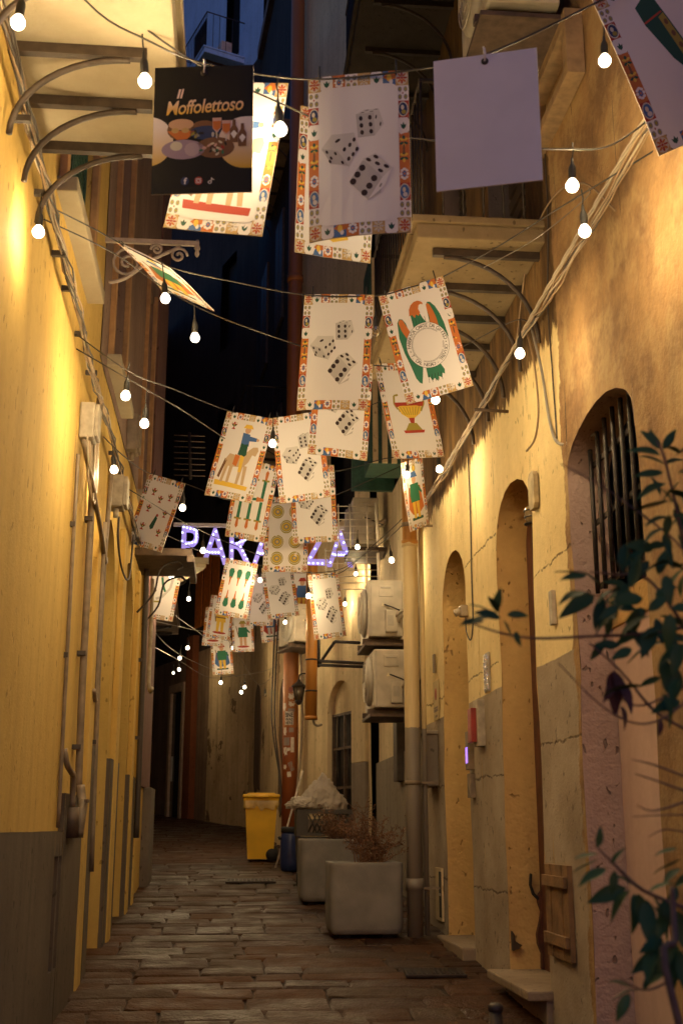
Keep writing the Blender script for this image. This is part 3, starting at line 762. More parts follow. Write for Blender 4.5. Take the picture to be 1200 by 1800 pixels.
def tile(P, kind, x, y, w, h):
    """one painted tile of the border, centre x, y"""
    z = P.z
    bgc = dict(rose='tan', leaf='white', four='white', face='red', star='orange', flow='orange', sun='tan', fig='blue', face2='red')[kind]
    P.rect(x - w / 2, y - h / 2, x + w / 2, y + h / 2, bgc); P.up(); a, b = w / 2, h / 2
    if kind == 'rose':
        P.ell(x, y, a * .95, b * .95, 'cream', 14); P.up()
        for k in range(8):
            t = k * PI / 4; P.ell(x + .52 * a * math.cos(t), y + .52 * b * math.sin(t), a * .40, b * .14, 'red' if k % 2 == 0 else 'orange', 6, t)
        P.up(); P.ell(x, y, a * .18, b * .18, 'red', 8)
    elif kind == 'leaf':
        P.poly([(x, y - b * .45), (x + a * .2, y - b * .05), (x + a * .5, y - b * .2), (x + a * .35, y + b * .3), (x, y + b * .55), (x - a * .35, y + b * .3), (x - a * .5, y - b * .2), (x - a * .2, y - b * .05)], 'dgreen')
        for i in (-1, 1):
            for j in (-1, 1): P.poly([(x + i * a, y + j * b), (x + i * a * .7, y + j * b), (x + i * a, y + j * b * .7)], 'brown')
    elif kind == 'four':
        for i in (-1, 1):
            for j in (-1, 1): P.ell(x + i * a * .5, y + j * b * .5, a * .36, b * .36, 'dgrey', 9)
        P.poly([(x, y - b * .16), (x + a * .14, y), (x, y + b * .16), (x - a * .14, y)], 'dred'); P.up()
        for i in (-1, 1):
            for j in (-1, 1): P.ell(x + i * a * .5, y + j * b * .5, a * .2, b * .2, 'olive', 7)
    elif kind in ('face', 'face2'):
        P.ell(x, y, a * .92, b * .92, 'cream', 14); P.up(); P.ell(x, y, a * .76, b * .78, 'navy' if kind == 'face' else 'blue', 12); P.up()
        P.ell(x - a * .1, y - b * .2, a * .3, b * .3, 'cream', 8); P.ell(x + a * .1, y + b * .35, a * .42, b * .28, 'olive' if kind == 'face' else 'lgrey', 8)
    elif kind == 'star':
        for j in (-.5, .5):
            for k in range(6):
                t = k * PI / 3 + .5; P.ell(x + .42 * a * math.cos(t), y + j * b * .95 + .24 * b * math.sin(t), a * .42, b * .085, 'yellow' if k % 2 else 'dgreen', 6, t)
        P.up(); P.ell(x, y, a * .2, b * .35, 'brown', 8); P.up()
    elif kind == 'flow':
        for k in range(8):
            t = k * PI / 4; P.ell(x + .55 * a * math.cos(t), y + .55 * b * math.sin(t), a * .26, b * .2, 'white', 6, t)
        P.up(); P.ell(x, y, a * .36, b * .36, 'blue', 9); P.up(); P.ell(x, y, a * .16, b * .16, 'orange', 7)
    elif kind == 'sun':
        for k in range(8):
            t = k * PI / 4; P.ell(x + .55 * a * math.cos(t), y + .55 * b * math.sin(t), a * .34, b * .13, 'cream' if k % 2 else 'grey', 6, t)
        P.up(); P.ell(x, y, a * .25, b * .25, 'cream', 8); P.up(); P.ell(x, y, a * .12, b * .12, 'brown', 6)
    else:
        P.poly([(x - a, y - b * .2), (x, y - b), (x + a, y - b), (x + a, y), (x, y + b * .3)], 'orange'); P.up()
        P.ell(x, y - b * .1, a * .4, b * .55, 'yellow', 8); P.ell(x + a * .3, y + b * .4, a * .3, b * .35, 'white', 8)
    P.z = z
def border_mesh():
    P = Print(.0032); tw = CW / 8; top = ['rose', 'leaf', 'flow', 'four', 'sun', 'leaf', 'fig', 'rose']; bot = ['rose', 'leaf', 'fig', 'flow', 'four', 'sun', 'leaf', 'rose']
    bw = .0455; hx = CW / 2; th = .066
    ex = [-hx + CW * k / 8 for k in range(9)]
    for k in range(8):
        P2 = (ex[k] + ex[k + 1]) / 2
        tile(P, top[k], P2, th / 2, tw, th); tile(P, bot[k], P2, CH - th / 2, tw, th)
    side = [('four', 1), ('face', 1.1), ('leaf', 1), ('star', 2.1), ('flow', 1.15), ('face2', 1.15), ('four', 1.1)]
    tot = sum(h for _, h in side); unit = (CH - 2 * th) / tot
    for sgn in (-1, 1):
        y = th
        for kd, hh in side:
            h = hh * unit; tile(P, kd, sgn * (hx - bw / 2), y + h / 2, bw, h); y += h
    P.z = .0032 + .0012
    # white field with rounded corners
    x1, y0, y1, r = hx - bw + .004, th - .012, CH - th + .012, .034; pts = []
    for cx, cy, a0 in ((x1 - r, y0 + r, -PI / 2), (x1 - r, y1 - r, 0), (-x1 + r, y1 - r, PI / 2), (-x1 + r, y0 + r, PI)):
        for k in range(7):
            a = a0 + PI / 2 * k / 6; pts.append((cx + r * math.cos(a), cy + r * math.sin(a)))
    P.poly(pts, 'white')
    return P.mesh('tile_border')
BORDER = border_mesh()
Z1 = .0032 + .0016
def board_mesh(w, h, nm, mat):
    b = MB(); b.box((0, 0, -h / 2), (w, .006, h), None)
    me = bpy.data.meshes.new(nm); me.from_pydata([Vector(v) for v in b.v], [], b.f); me.materials.append(mat); me.update(); return me
BOARD = board_mesh(CW, CH, 'card_board', edge_white)
POSTERB = board_mesh(.39, .546, 'poster_board', edge_white)

# --- the drawings; helper in fractions: fx -.5...5 of the width, fy 0..1 of the height
def F(pts): return [(x * CW, y * CH) for x, y in pts]
def die(P, quad_a, quad_b, quad_c, pips):
    """three faces of a die, pips given per face in face coordinates"""
    z = P.z
    for q, col, dots in zip((quad_a, quad_b, quad_c), ('grey', 'lgrey', 'cream'), pips):
        P.z = z; P.poly(F(q), 'lgrey' if col == 'cream' else col); P.z = z + .00025
        (ax, ay), (bx, by), (cx, cy), (dx, dy) = F(q)
        for u, v in dots:
            x = ax + (bx - ax) * u + (dx - ax) * v; y = ay + (by - ay) * u + (dy - ay) * v
            e1 = Vector(((bx - ax), (by - ay))) * .105; e2 = Vector(((dx - ax), (dy - ay))) * .105
            P.poly([(x + e1.x * math.cos(t) + e2.x * math.sin(t), y + e1.y * math.cos(t) + e2.y * math.sin(t)) for t in [2 * PI * k / 10 for k in range(10)]], 'pip')
    P.z = z
SIX = [(.25, .2), (.25, .5), (.25, .8), (.75, .2), (.75, .5), (.75, .8)]; FOUR = [(.25, .25), (.75, .25), (.25, .75), (.75, .75)]; THREE = [(.2, .2), (.5, .5), (.8, .8)]; FIVE = FOUR + [(.5, .5)]
def d_dice():
    P = Print(Z1)
    def fit(i0, x0, kx, dx, dy):
        for i in range(i0, len(P.v)):
            x, y, z = P.v[i]; P.v[i] = ((x0 + (x / CW - x0) * kx + dx) * CW, y, z - dy * CH)
    die(P, [(-.04, .29), (.15, .285), (.155, .43), (-.02, .435)], [(-.04, .29), (.15, .285), (.20, .265), (.05, .265)], [(.15, .285), (.2, .265), (.25, .36), (.155, .43)], (SIX, FOUR, []))
    for x, y in ((.17, .315), (.215, .36)): P.ell(x * CW, y * CH, .0035, .010, 'pip', 8, .15)
    fit(0, 0, .95, .015, -.035); i1 = len(P.v)
    die(P, [(-.21, .465), (-.08, .51), (-.02, .605), (-.15, .555)], [(-.08, .51), (.05, .40), (.10, .49), (-.02, .605)], [(-.37, .49), (-.24, .395), (.05, .40), (-.16, .50)], (FIVE, SIX, []))
    P.z += .0005; P.poly(F([(-.37, .475), (-.24, .40), (.045, .395), (-.16, .50)]), 'lgrey'); P.poly(F([(-.37, .475), (-.16, .50), (-.02, .60), (-.25, .575)]), 'grey'); P.up()
    P.ell(-.16 * CW, .437 * CH, .016, .007, 'pip', 8, -.4)
    for x, y in ((-.30, .50), (-.19, .515), (-.245, .54), (-.26, .56), (-.10, .575)): P.ell(x * CW, y * CH, .010, .006, 'pip', 8, .9)
    P.z -= .00025
    P.poly(F([(-.16, .50), (.05, .395), (.10, .495), (-.02, .60)]), 'lgrey'); P.up()
    for x, y in ((-.075, .495), (-.005, .47), (.05, .44), (-.02, .555), (.035, .53), (.085, .50)): P.ell(x * CW, y * CH, .0085, .0105, 'pip', 9, .4)
    fit(i1, -.37, .78, .0, -.03); i2 = len(P.v)
    P.z = Z1 + .001
    P.poly(F([(-.02, .70), (.16, .555), (.34, .65), (.17, .82)]), 'grey'); P.poly(F([(.16, .555), (.24, .54), (.40, .625), (.34, .655)]), 'lgrey'); P.poly(F([(-.02, .70), (.16, .555), (.34, .65), (.30, .78), (.17, .82)]), 'grey'); P.up()
    P.poly(F([(.12, .565), (.25, .535), (.42, .63), (.32, .685)]), 'lgrey'); P.poly(F([(.32, .685), (.42, .63), (.34, .74), (.17, .82)]), 'white'); P.up()
    P.poly(F([(-.02, .70), (.12, .572), (.32, .685), (.17, .82)]), 'grey'); P.up()
    for x, y in ((.02, .70), (.065, .66), (.115, .62), (.135, .775), (.185, .735), (.235, .69)): P.ell(x * CW, y * CH, .0135, .0145, 'pip', 10)
    for x, y in ((.18, .573), (.255, .558), (.27, .60), (.30, .645), (.36, .62)): P.ell(x * CW, y * CH, .0125, .0075, 'pip', 9, .6)
    P.ell(.30 * CW, .735 * CH, .004, .011, 'dgrey', 8, .5)
    fit(i2, 0, .96, -.075, -.03)
    return P.mesh('dice_print')
def cupshape(P, x, y, s, big=False):
    z = P.z
    q = lambda pts, c: P.poly([(x + a * s, y + b * s) for a, b in pts], c)
    for i in (-1, 1):
        P.line([(x + i * .55 * s, y + .05 * s), (x + i * .78 * s, y - .35 * s), (x + i * .72 * s, y - .75 * s), (x + i * .5 * s, y - .8 * s)], .10 * s, 'olive')
    P.up()
    q([(-.62, -.25), (.62, -.25), (.5, .15), (.15, .38), (-.15, .38), (-.5, .15)], 'yellow' if big else 'dgreen'); q([(-.78, -.42), (.78, -.42), (.7, -.2), (-.7, -.2)], 'red')
    q([(-.16, .36), (.16, .36), (.07, .72), (-.07, .72)], 'red'); q([(-.2, .62), (.2, .62), (.46, 1.0), (-.46, 1.0)], 'olive' if big else 'red'); P.up()
    q([(-.56, .98), (.56, .98), (.5, 1.12), (-.5, 1.12)], 'red')
    if big:
        for k in range(7): P.line([(x + (-.5 + k * .166) * s, y - .18 * s), (x + (-.3 + k * .1) * s, y + .22 * s)], .035 * s, 'olive')
    else: q([(-.28, -.44), (.28, -.44), (.2, -.95), (-.2, -.95)], 'red'); P.ell(x, y, .2 * s, .16 * s, 'yellow', 8)
    P.z = z
def d_cup(): P = Print(Z1); cupshape(P, .02 * CW, .50 * CH, .150, True); return P.mesh('cup_print')
def d_cups8():
    P = Print(Z1)
    for x, y in ((-.22, .22), (.0, .30), (.24, .24), (-.22, .46), (.24, .48), (-.22, .72), (.24, .75)): cupshape(P, x * CW, y * CH, .035)
    P.poly(F([(-.05, .70), (.03, .53), (.09, .57), (.06, .72), (0, .74)]), 'dgreen'); P.ell(.06 * CW, .53 * CH, .013, .016, 'red', 8); return P.mesh('cups_print')
def man(P, x, y, s, top='blue', legs='yellow', cape='red', hat='green'):
    z = P.z; q = lambda pts, c: P.poly([(x + a * s, y + b * s) for a, b in pts], c)
    q([(-.42, -.30), (.42, -.30), (.55, .55), (.2, .75), (-.3, .75), (-.55, .5)], cape); P.up()
    q([(-.24, .2), (-.02, .2), (-.06, .9), (-.22, .9)], legs); q([(.02, .2), (.24, .2), (.24, .9), (.08, .9)], legs); P.up()
    q([(-.3, -.42), (.3, -.42), (.34, .28), (-.34, .28)], top); q([(-.32, -.02), (.32, -.02), (.32, .05), (-.32, .05)], 'brown'); P.up()
    P.ell(x, y - .58 * s, .15 * s, .18 * s, 'skin', 10); P.up(); q([(-.26, -.66), (.26, -.66), (.14, -.88), (-.14, -.86)], hat); q([(.28, -.35), (.52, -.05), (.46, .02), (.2, -.2)], top); P.line([(x - .45 * s, y - .5 * s), (x - .3 * s, y + .3 * s)], .05 * s, 'brown')
    P.z = z
def d_man(nm, top, legs, cape, hat, base, coin=False):
    P = Print(Z1); man(P, 0, .50 * CH, .27, top, legs, cape, hat)
    if base == 'red': P.ell(0, .86 * CH, .115, .022, 'red', 14)
    else: P.rect(-.11, .83 * CH, .11, .87 * CH, base)
    if coin: P.ell(.02, .12 * CH, .032, .04, 'olive', 14); P.up(); P.ell(.02, .12 * CH, .02, .026, 'yellow', 10)
    return P.mesh(nm)
def d_knight(base='yellow'):
    P = Print(Z1)
    P.poly(F([(-.37, .80), (.34, .83), (.33, .88), (-.36, .86)]), base); P.up()
    P.poly(F([(-.26, .55), (-.20, .48), (.05, .50), (.16, .42), (.24, .37), (.33, .36), (.36, .40), (.33, .47), (.26, .46), (.22, .55), (.14, .62), (-.12, .63), (-.22, .62)]), 'horse')
    for a, b in ((-.20, -.23), (-.10, -.10), (.10, .10), (.18, .22)): P.poly(F([(a - .035, .60), (a + .04, .60), (b + .025, .82), (b - .03, .82)]), 'horse')
    P.poly(F([(-.27, .54), (-.22, .56), (-.29, .78), (-.34, .76)]), 'brown'); P.up()
    P.poly(F([(-.02, .33), (.12, .34), (.14, .47), (.1, .50), (-.04, .48)]), 'dgreen'); P.poly(F([(.03, .48), (.11, .49), (.12, .68), (.06, .68)]), 'yellow'); P.poly(F([(-.08, .48), (.02, .49), (.0, .62), (-.09, .60)]), 'orange')
    P.poly(F([(-.04, .22), (.11, .23), (.14, .37), (-.03, .38)]), 'blue'); P.poly(F([(.1, .25), (.27, .26), (.27, .30), (.1, .31)]), 'blue'); P.up()
    P.ell(.045 * CW, .185 * CH, .025, .030, 'skin', 10); P.up(); P.poly(F([(-.06, .165), (.15, .165), (.1, .12), (-.02, .12)]), 'yellow'); P.ell(.29 * CW, .28 * CH, .012, .012, 'skin', 8)
    P.z = Z1; cupshape(P, -.27 * CW, .15 * CH, .03); return P.mesh('knight_print')
def d_swords():
    P = Print(Z1)
    for x, up in ((-.25, 1), (0, 1), (.25, 1), (-.25, 0), (0, 0), (.25, 0)):
        y0, y1 = (.30, .08) if up else (.66, .90)
        g = .22 if up else .74
        P.poly(F([(x - .035, .46 if up else .50), (x + .035, .46 if up else .50), (x + .04, g), (x - .04, g)]), 'green'); P.poly(F([(x - .09, g - .008), (x + .09, g - .008), (x + .09, g + .018), (x - .09, g + .018)]), 'olive')
        P.poly(F([(x - .025, g), (x + .025, g), (x + .04, g + (-.10 if up else .10)), (x, g + (-.13 if up else .13)), (x - .04, g + (-.10 if up else .10))]), 'orange')
    P.up(); P.poly(F([(-.2, .47), (.12, .455), (.12, .49), (-.2, .50)]), 'green'); P.poly(F([(.12, .44), (.3, .46), (.3, .49), (.12, .505)]), 'orange'); return P.mesh('swords_print')
def d_coins():
    P = Print(Z1)
    for x, y in ((-.2, .2), (.2, .2), (0, .40), (-.2, .60), (.2, .60), (-.2, .82), (.2, .82)):
        z = P.z; cx, cy2 = x * CW, y * CH
        P.ell(cx, cy2, .058, .064, 'olive', 18); P.up(); P.ring(cx, cy2, .046, .052, 'cream', 18); P.ring(cx, cy2, .030, .037, 'yellow', 14); P.ell(cx, cy2, .02, .022, 'dgrey', 10); P.up(); P.ell(cx, cy2, .012, .013, 'yellow', 8); P.z = z
    return P.mesh('coins_print')
def d_clubs():
    P = Print(Z1)
    for i, x in enumerate((-.22, .02, .27)):
        k = (x * .35)
        for y, sg in ((.30, 1), (.70, -1)):
            cx, cy2 = (x - .02) * CW, y * CH; a = k * (.9 if sg > 0 else .6) * (1 if i else -.4)
            tr = lambda pts: [(cx + (u * math.cos(a) - v * sg * math.sin(a)) * .2, cy2 + (u * math.sin(a) + v * sg * math.cos(a)) * .2) for u, v in pts]
            P.poly(tr([(-.06, .02), (.06, .02), (.025, .55), (-.025, .55)]), 'orange')
            P.poly(tr([(-.17, -.32), (-.1, -.5), (.08, -.52), (.17, -.34), (.10, .10), (-.09, .10)]), 'green')
    return P.mesh('clubs_print')
def d_bigclub():
    P = Print(Z1)
    P.poly(F([(-.16, .16), (-.06, .115), (.05, .15), (.10, .30), (.20, .62), (.12, .68), (-.02, .52), (-.14, .28)]), 'dgreen'); P.poly(F([(.14, .60), (.24, .58), (.34, .76), (.24, .80)]), 'dred'); P.up()
    P.poly(F([(.01, .26), (.07, .24), (.17, .58), (.10, .60)]), 'olive'); P.line(F([(-.14, .27), (.06, .23)]), .008, 'red')
    for y in (.30, .38, .46, .54): P.ell((.06 + (y - .3) * .25) * CW, y * CH, .008, .014, 'brown', 8)
    return P.mesh('club_print')
def d_eagle():
    P = Print(Z1); c = (.02 * CW, .545 * CH); R = .128
    P.poly(F([(-.33, .285), (-.29, .255), (-.245, .265), (-.21, .31), (-.20, .36), (-.17, .42), (-.10, .50), (-.12, .70), (-.20, .86), (-.235, .845), (-.27, .80), (-.30, .68), (-.34, .56), (-.36, .42)]), 'green')
    P.poly(F([(.145, .20), (.175, .178), (.215, .185), (.27, .235), (.31, .31), (.335, .40), (.345, .52), (.28, .56), (.10, .44), (.13, .36)]), 'green')
    P.poly(F([(-.115, .25), (.02, .245), (.055, .31), (.13, .40), (.05, .48), (-.12, .46)]), 'green'); P.poly(F([(-.09, .70), (.12, .72), (.165, .79), (.15, .83), (.12, .815), (.10, .855), (.06, .835), (.03, .875), (-.01, .84), (-.05, .86), (-.07, .82), (-.10, .82)]), 'green'); P.up()
    P.poly(F([(-.315, .285), (-.28, .262), (-.245, .275), (-.215, .33), (-.17, .41), (-.10, .47), (-.17, .56), (-.24, .46), (-.30, .36)]), 'orange'); P.poly(F([(.145, .205), (.17, .188), (.20, .21), (.225, .27), (.245, .34), (.25, .40), (.20, .44), (.12, .40), (.15, .32), (.14, .25)]), 'orange')
    P.poly(F([(-.135, .258), (-.115, .20), (-.075, .165), (-.02, .145), (.04, .142), (.085, .157), (.105, .172), (.10, .19), (.075, .178), (.04, .185), (.02, .215), (.035, .25), (.0, .275), (-.03, .255), (-.06, .285), (-.09, .25)]), 'orange')
    for k in range(5): P.line(F([(-.10 + k * .045, .29), (-.12 + k * .05, .42)]), .0025, 'dgreen'); P.line(F([(-.08 + k * .045, .80), (-.1 + k * .05, .87)]), .0025, 'black')
    P.up(); P.ell(*c, R, R * 1.12, 'black', 40); P.up(); P.ell(*c, R * .985, R * 1.105, 'white', 40); P.up()
    for r0, r1 in ((.735, .75), (.70, .71)):
        n = 40; vs = []
        for k in range(n):
            a = 2 * PI * k / n
            for r in (r0, r1): vs.append((c[0] + R * r * math.cos(a), -P.z, -(c[1] + R * 1.12 * r * math.sin(a))))
        P.add(vs, [(2 * k, 2 * k + 1, (2 * k + 3) % (2 * n), (2 * k + 2) % (2 * n)) for k in range(n)], K['black'])
    top = 'FABBRICA CARTE DA GIUOCO'; bot = '• T. DAL NEGRO - TREVISO •'
    for k, ch in enumerate(top):
        if ch == ' ': continue
        a = math.radians(-90 - 84 + 168 * k / (len(top) - 1)); r = .79
        put_text(P, ch, c[0] + R * r * math.cos(a), c[1] + R * 1.12 * r * math.sin(a), .031, 'black', a + PI / 2)
    for k, ch in enumerate(bot):
        if ch == ' ': continue
        a = math.radians(90 + 84 - 168 * k / (len(bot) - 1)); r = .93
        put_text(P, ch, c[0] + R * r * math.cos(a), c[1] + R * 1.12 * r * math.sin(a), .029, 'black', a - PI / 2)
    return P.mesh('eagle_print')
def d_swordface():
    P = Print(Z1)
    P.line(F([(.28, .25), (.25, .45), (.05, .62), (-.12, .66)]), .03, 'grey'); P.line(F([(-.05, .28), (.02, .42), (.12, .52)]), .028, 'green'); P.up(); P.ell(.28 * CW, .22 * CH, .028, .035, 'red', 10); P.ell(-.05 * CW, .25 * CH, .02, .02, 'red', 8); P.ell(-.25 * CW, .52 * CH, .045, .03, 'brown', 10); P.line(F([(-.28, .72), (.0, .70)]), .02, 'olive'); return P.mesh('sword_print')
def d_base(): P = Print(Z1); P.poly(F([(-.18, .84), (.16, .80), (.2, .86), (.0, .89)]), 'yellow'); P.line(F([(-.1, .83), (.1, .86)]), .006, 'black'); return P.mesh('figure_print')
D = dict(dice=d_dice(), cup=d_cup(), cups=d_cups8(), knight=d_knight(), rider=d_knight('red'), swords=d_swords(), coins=d_coins(), clubs=d_clubs(), club=d_bigclub(), eagle=d_eagle(), sword=d_swordface(), base=d_base(),
    knave=d_man('knave_print', 'green', 'yellow', 'orange', 'blue', 'dgreen', True), king=d_man('king_print', 'yellow', 'yellow', 'white', 'orange', 'red'), page=d_man('page_print', 'green', 'skin', 'white', 'olive', 'red'),
    guard=d_man('guard_print', 'green', 'yellow', 'blue', 'red', 'dgreen'), squire=d_man('squire_print', 'blue', 'yellow', 'red', 'red', 'orange'), sad=d_man('sad_print', 'blue', 'grey', 'red', 'navy', 'dgreen'))
tiem = plain('black_cable_tie', (.015, .014, .013), .5)
m = MB(); m.tube([(-.15, 0, -.02), (-.15, -.006, .01), (-.15, 0, .045)], .004, None, 5); m.tube([(.15, 0, -.02), (.15, -.006, .01), (.15, 0, .045)], .004, None, 5)
TIE = bpy.data.meshes.new('cable_tie'); 
m1 = MB(); m1.tube([(0, .006, -.02), (0, -.006, -.018), (0, -.007, .012), (0, 0, .05), (0, .007, .02), (0, .006, -.02)], .0035, None, 5); TIE.from_pydata([Vector(v) for v in m1.v], [], m1.f); TIE.materials.append(tiem); TIE.update()
_bent = {}
def bent(me, var):
    """a copy of a flat board or print, bowed and slightly twisted as damp board is"""
    k = (me.name, var)
    if k in _bent: return _bent[k]
    bm = bmesh.new(); bm.from_mesh(me)
    for i in range(1, 9):
        x = -CW / 2 + CW * i / 9; bmesh.ops.bisect_plane(bm, geom=bm.verts[:] + bm.edges[:] + bm.faces[:], plane_co=(x, 0, 0), plane_no=(1, 0, 0))
    for i in range(1, 7):
        bmesh.ops.bisect_plane(bm, geom=bm.verts[:] + bm.edges[:] + bm.faces[:], plane_co=(0, 0, -CH * i / 7), plane_no=(0, 0, 1))
    am, tw, cu = ((.016, .05, .012), (-.012, -.06, .016), (.008, .07, -.014), (-.018, .02, .008))[var]
    for v in bm.verts:
        a, b = v.co.x / (CW / 2), -v.co.z / CH
        v.co.y += am * (a * a - .5) * (.4 + .6 * b) + tw * v.co.x * v.co.z + cu * math.sin(b * 3.0) * .8 + .014 * max(0, b - .7) / .3 * max(0, a * (1 if var % 2 else -1)) ** 2
    m2 = bpy.data.meshes.new(me.name); bm.to_mesh(m2); bm.free()
    for mt in me.materials: m2.materials.append(mt)
    _bent[k] = m2; return m2
_ci = [0]
def card(loc, rot, art, label, scale=1.0):
    var = (_ci[0] * 3 + 1) % 4; _ci[0] += 1
    o = link('playing_card', bent(BOARD, var), None, loc, [math.radians(a) for a in rot], (scale,) * 3)
    tag(o, label, 'card', 'giant playing cards hung over the alley')
    link('tile_border', bent(BORDER, var), o); link('picture', bent(D[art], var), o)
    for x in (-.155, .155): link('cable_tie', TIE, o, (x, 0, 0))
    return o
for a in [
 ((-.014, 4.412, 4.528), (-2.9, 7.9, -14.0), 'rider', 'card with a red ground, mostly hidden behind the black food poster'),
 ((.451, 4.186, 4.439), (1.4, -.2, -13.3), 'dice', 'largest dice card, hanging in the violet light at the top centre'),
 ((.459, 5.134, 4.879), (13.2, -3.5, 19.0), 'base', 'card hidden behind the largest dice card, its lower edge showing'),
 ((1.552, 3.942, 4.771), (5.9, -19.8, -10.0), 'club', 'strongly tilted card with a dark green club, cut by the top right corner'),
 ((-.567, 6.419, 4.726), (92.5, 31.6, -18.1), 'knave', 'card blown nearly edge-on at the left of the alley'),
 ((.572, 6.359, 4.493), (-.8, 3.4, -11.2), 'dice', 'dice card hanging directly left of the eagle card'),
 ((1.018, 6.540, 4.653), (4.5, -12.8, -17.9), 'eagle', 'tilted card with a green and orange eagle round a lettered ring'),
 ((.728, 7.678, 4.626), (-.1, 4.0, 9.1), 'dice', 'dice card half hidden behind the dice card left of the eagle'),
 ((1.143, 7.867, 4.692), (-2.6, -10.1, 16.3), 'cup', 'card with one large red and yellow cup below the eagle card'),
 ((.107, 9.047, 4.684), (-2.0, 14.1, -17.6), 'knight', 'card with a rider in blue on a pale horse'),
 ((.466, 8.948, 4.665), (1.1, -5.9, -15.8), 'dice', 'dice card hanging right of the horse rider card'),
 ((.215, 10.330, 4.685), (5.0, 13.8, -23.5), 'swords', 'card with green swords below the horse rider card'),
 ((.474, 10.625, 4.453), (-1.4, .5, -11.3), 'coins', 'card with round yellow coins in the middle of the view'),
 ((.686, 10.40, 4.688), (3.9, -3.2, -2.9), 'dice', 'dice card overlapping the right side of the coins card'),
 ((-.666, 11.347, 4.810), (2.4, 19.5, -19.7), 'cups', 'tilted card with eight small red and green cups near the left wall'),
 ((-.80, 14.3, 4.62), (1.4, 9.3, -6), 'sword', 'card with curved blades behind the wall bracket on the left'),
 ((1.56, 10.12, 4.682), (8.0, -22.7, 45.9), 'knave', 'narrow looking knave card in front of the top of the yellow drainpipe', .875),
 ((.103, 14.488, 4.688), (-1.5, 10.3, -2.7), 'clubs', 'card with six green clubs below the purple sign'),
 ((.418, 15.952, 4.836), (-.8, 4.7, -30.0), 'dice', 'shaded dice card partly hidden behind the six clubs card'),
 ((.56, 15.3, 4.80), (-11.0, -7.2, 2.4), 'dice', 'dice card directly below the coins card'),
 ((1.079, 18.3, 5.40), (.6, 3.4, -28.2), 'squire', 'card with a red and blue figure peeking out between two dice cards'),
 ((.983, 12.869, 4.207), (3.6, -11.4, 28.7), 'dice', 'lowest dice card at the right, beside the upper air conditioner'),
 ((-.27, 20.0, 5.09), (-1.7, 4.7, -20.2), 'page', 'leftmost of the small far cards, with a yellow ground', .92),
 ((-.16, 19.0, 5.09), (2.8, 4.5, 20.0), 'king', 'small far card with a figure in yellow on a red oval', .96),
 ((.16, 20.2, 5.01), (-2.7, -3.6, 3.1), 'page', 'small far card with a figure in green on a red oval', .90),
 ((.59, 19.9, 5.12), (1.6, -8.6, 14.8), 'sad', 'rightmost small far card with a dark blue figure', .86),
 ((-.195, 20.6, 4.66), (-2.9, -5.4, 4.6), 'guard', 'lowest small far card with a figure in a blue cape', .88),
]: card(*a)

# ------------------------------------------------------------------ the black food poster and the blank one
def hang_ring(parent):
    m = MB(); m.lathe([(.006, -.005), (.014, -.005), (.014, .005), (.006, .005)], (0, 0, 0), None, 12, Matrix.Rotation(PI / 2, 3, 'X')); o = m.build('eyelet', iron); o.parent = parent; o.location = (0, -.001, -.03)
    m = MB(); m.tube([(0, -.008, -.03), (.003, -.012, .0), (0, -.004, .025), (-.004, .004, .04), (0, .006, .0)], .004, None, 6); o = m.build('tie_string', edge_white); o.parent = parent
goldg = NT('print_gold_lettering'); _tc = goldg.n('ShaderNodeTexCoord'); _sx = goldg.n('ShaderNodeSeparateXYZ', {0: _tc.outputs['Object']})
_wv = goldg.ramp(_sx.outputs[2], -.21, -.13); goldg.color(goldg.mix(_wv.outputs[0], (.75, .42, .02), (.75, .55, .50))); goldg = goldg.mat
globeg = NT('print_gold_disc'); _tc = globeg.n('ShaderNodeTexCoord'); _sx = globeg.n('ShaderNodeSeparateXYZ', {0: _tc.outputs['Object']})
_wv = globeg.ramp(_sx.outputs[2], -.44, -.26); globeg.color(globeg.mix(_wv.outputs[0], (.60, .36, .01), (.72, .62, .60))); globeg = globeg.mat
PO = link('hanging_poster', POSTERB, None, (-.161, 4.141, 4.403), [math.radians(a) for a in (1.9, -.2, -8.0)])
tag(PO, 'black hanging poster with gold script lettering and pictures of food', 'poster')
P = Print(.0034); W2 = .195; HH = .546
P.rect(-W2, 0, W2, HH, 'poster'); P.up()
K['gold_disc'] = globeg
pts = [(-W2, .215 + .001)] + [(-W2 + .095 * math.sin(a) - .015, .322 - .105 * math.cos(a)) for a in [PI * k / 18 for k in range(0, 19)]]
pts = [(max(-W2 + .0005, x), y) for x, y in pts]; P.poly(pts, 'gold_disc')
pts = [(min(W2 - .0005, .165 - .105 * math.sin(a)), .335 - .110 * math.cos(a)) for a in [PI * k / 18 for k in range(0, 19)]]; P.poly([(W2 - .0005, .225)] + pts + [(W2 - .0005, .445)], 'gold_disc'); P.up()
P.ell(-.085, .275, .055, .045, 'brown', 16); P.ell(.005, .265, .05, .028, 'brown', 14); P.up()
P.ell(-.085, .252, .05, .024, 'skin', 16); P.poly([(-.14, .28), (-.03, .28), (-.06, .315), (-.1, .318)], 'orange'); P.ell(.01, .29, .06, .03, 'navy', 14); P.up()
P.ell(-.108, .278, .015, .012, 'tan', 10); P.ell(-.068, .278, .015, .012, 'tan', 10); P.ell(-.075, .36, .085, .042, 'violet', 20); P.ell(.05, .355, .075, .045, 'brown', 18); P.up()
P.ell(-.102, .345, .024, .02, 'cream', 12); P.ell(-.04, .36, .03, .03, 'lav', 10)
for k in range(22):
    a, r = random.uniform(0, 6.28), random.uniform(0, .9); P.ell(.05 + .07 * r * math.cos(a), .355 + .038 * r * math.sin(a), .010, .005, random.choice(['pinkish', 'cream', 'green', 'dred', 'black']), 6, random.uniform(0, 3))
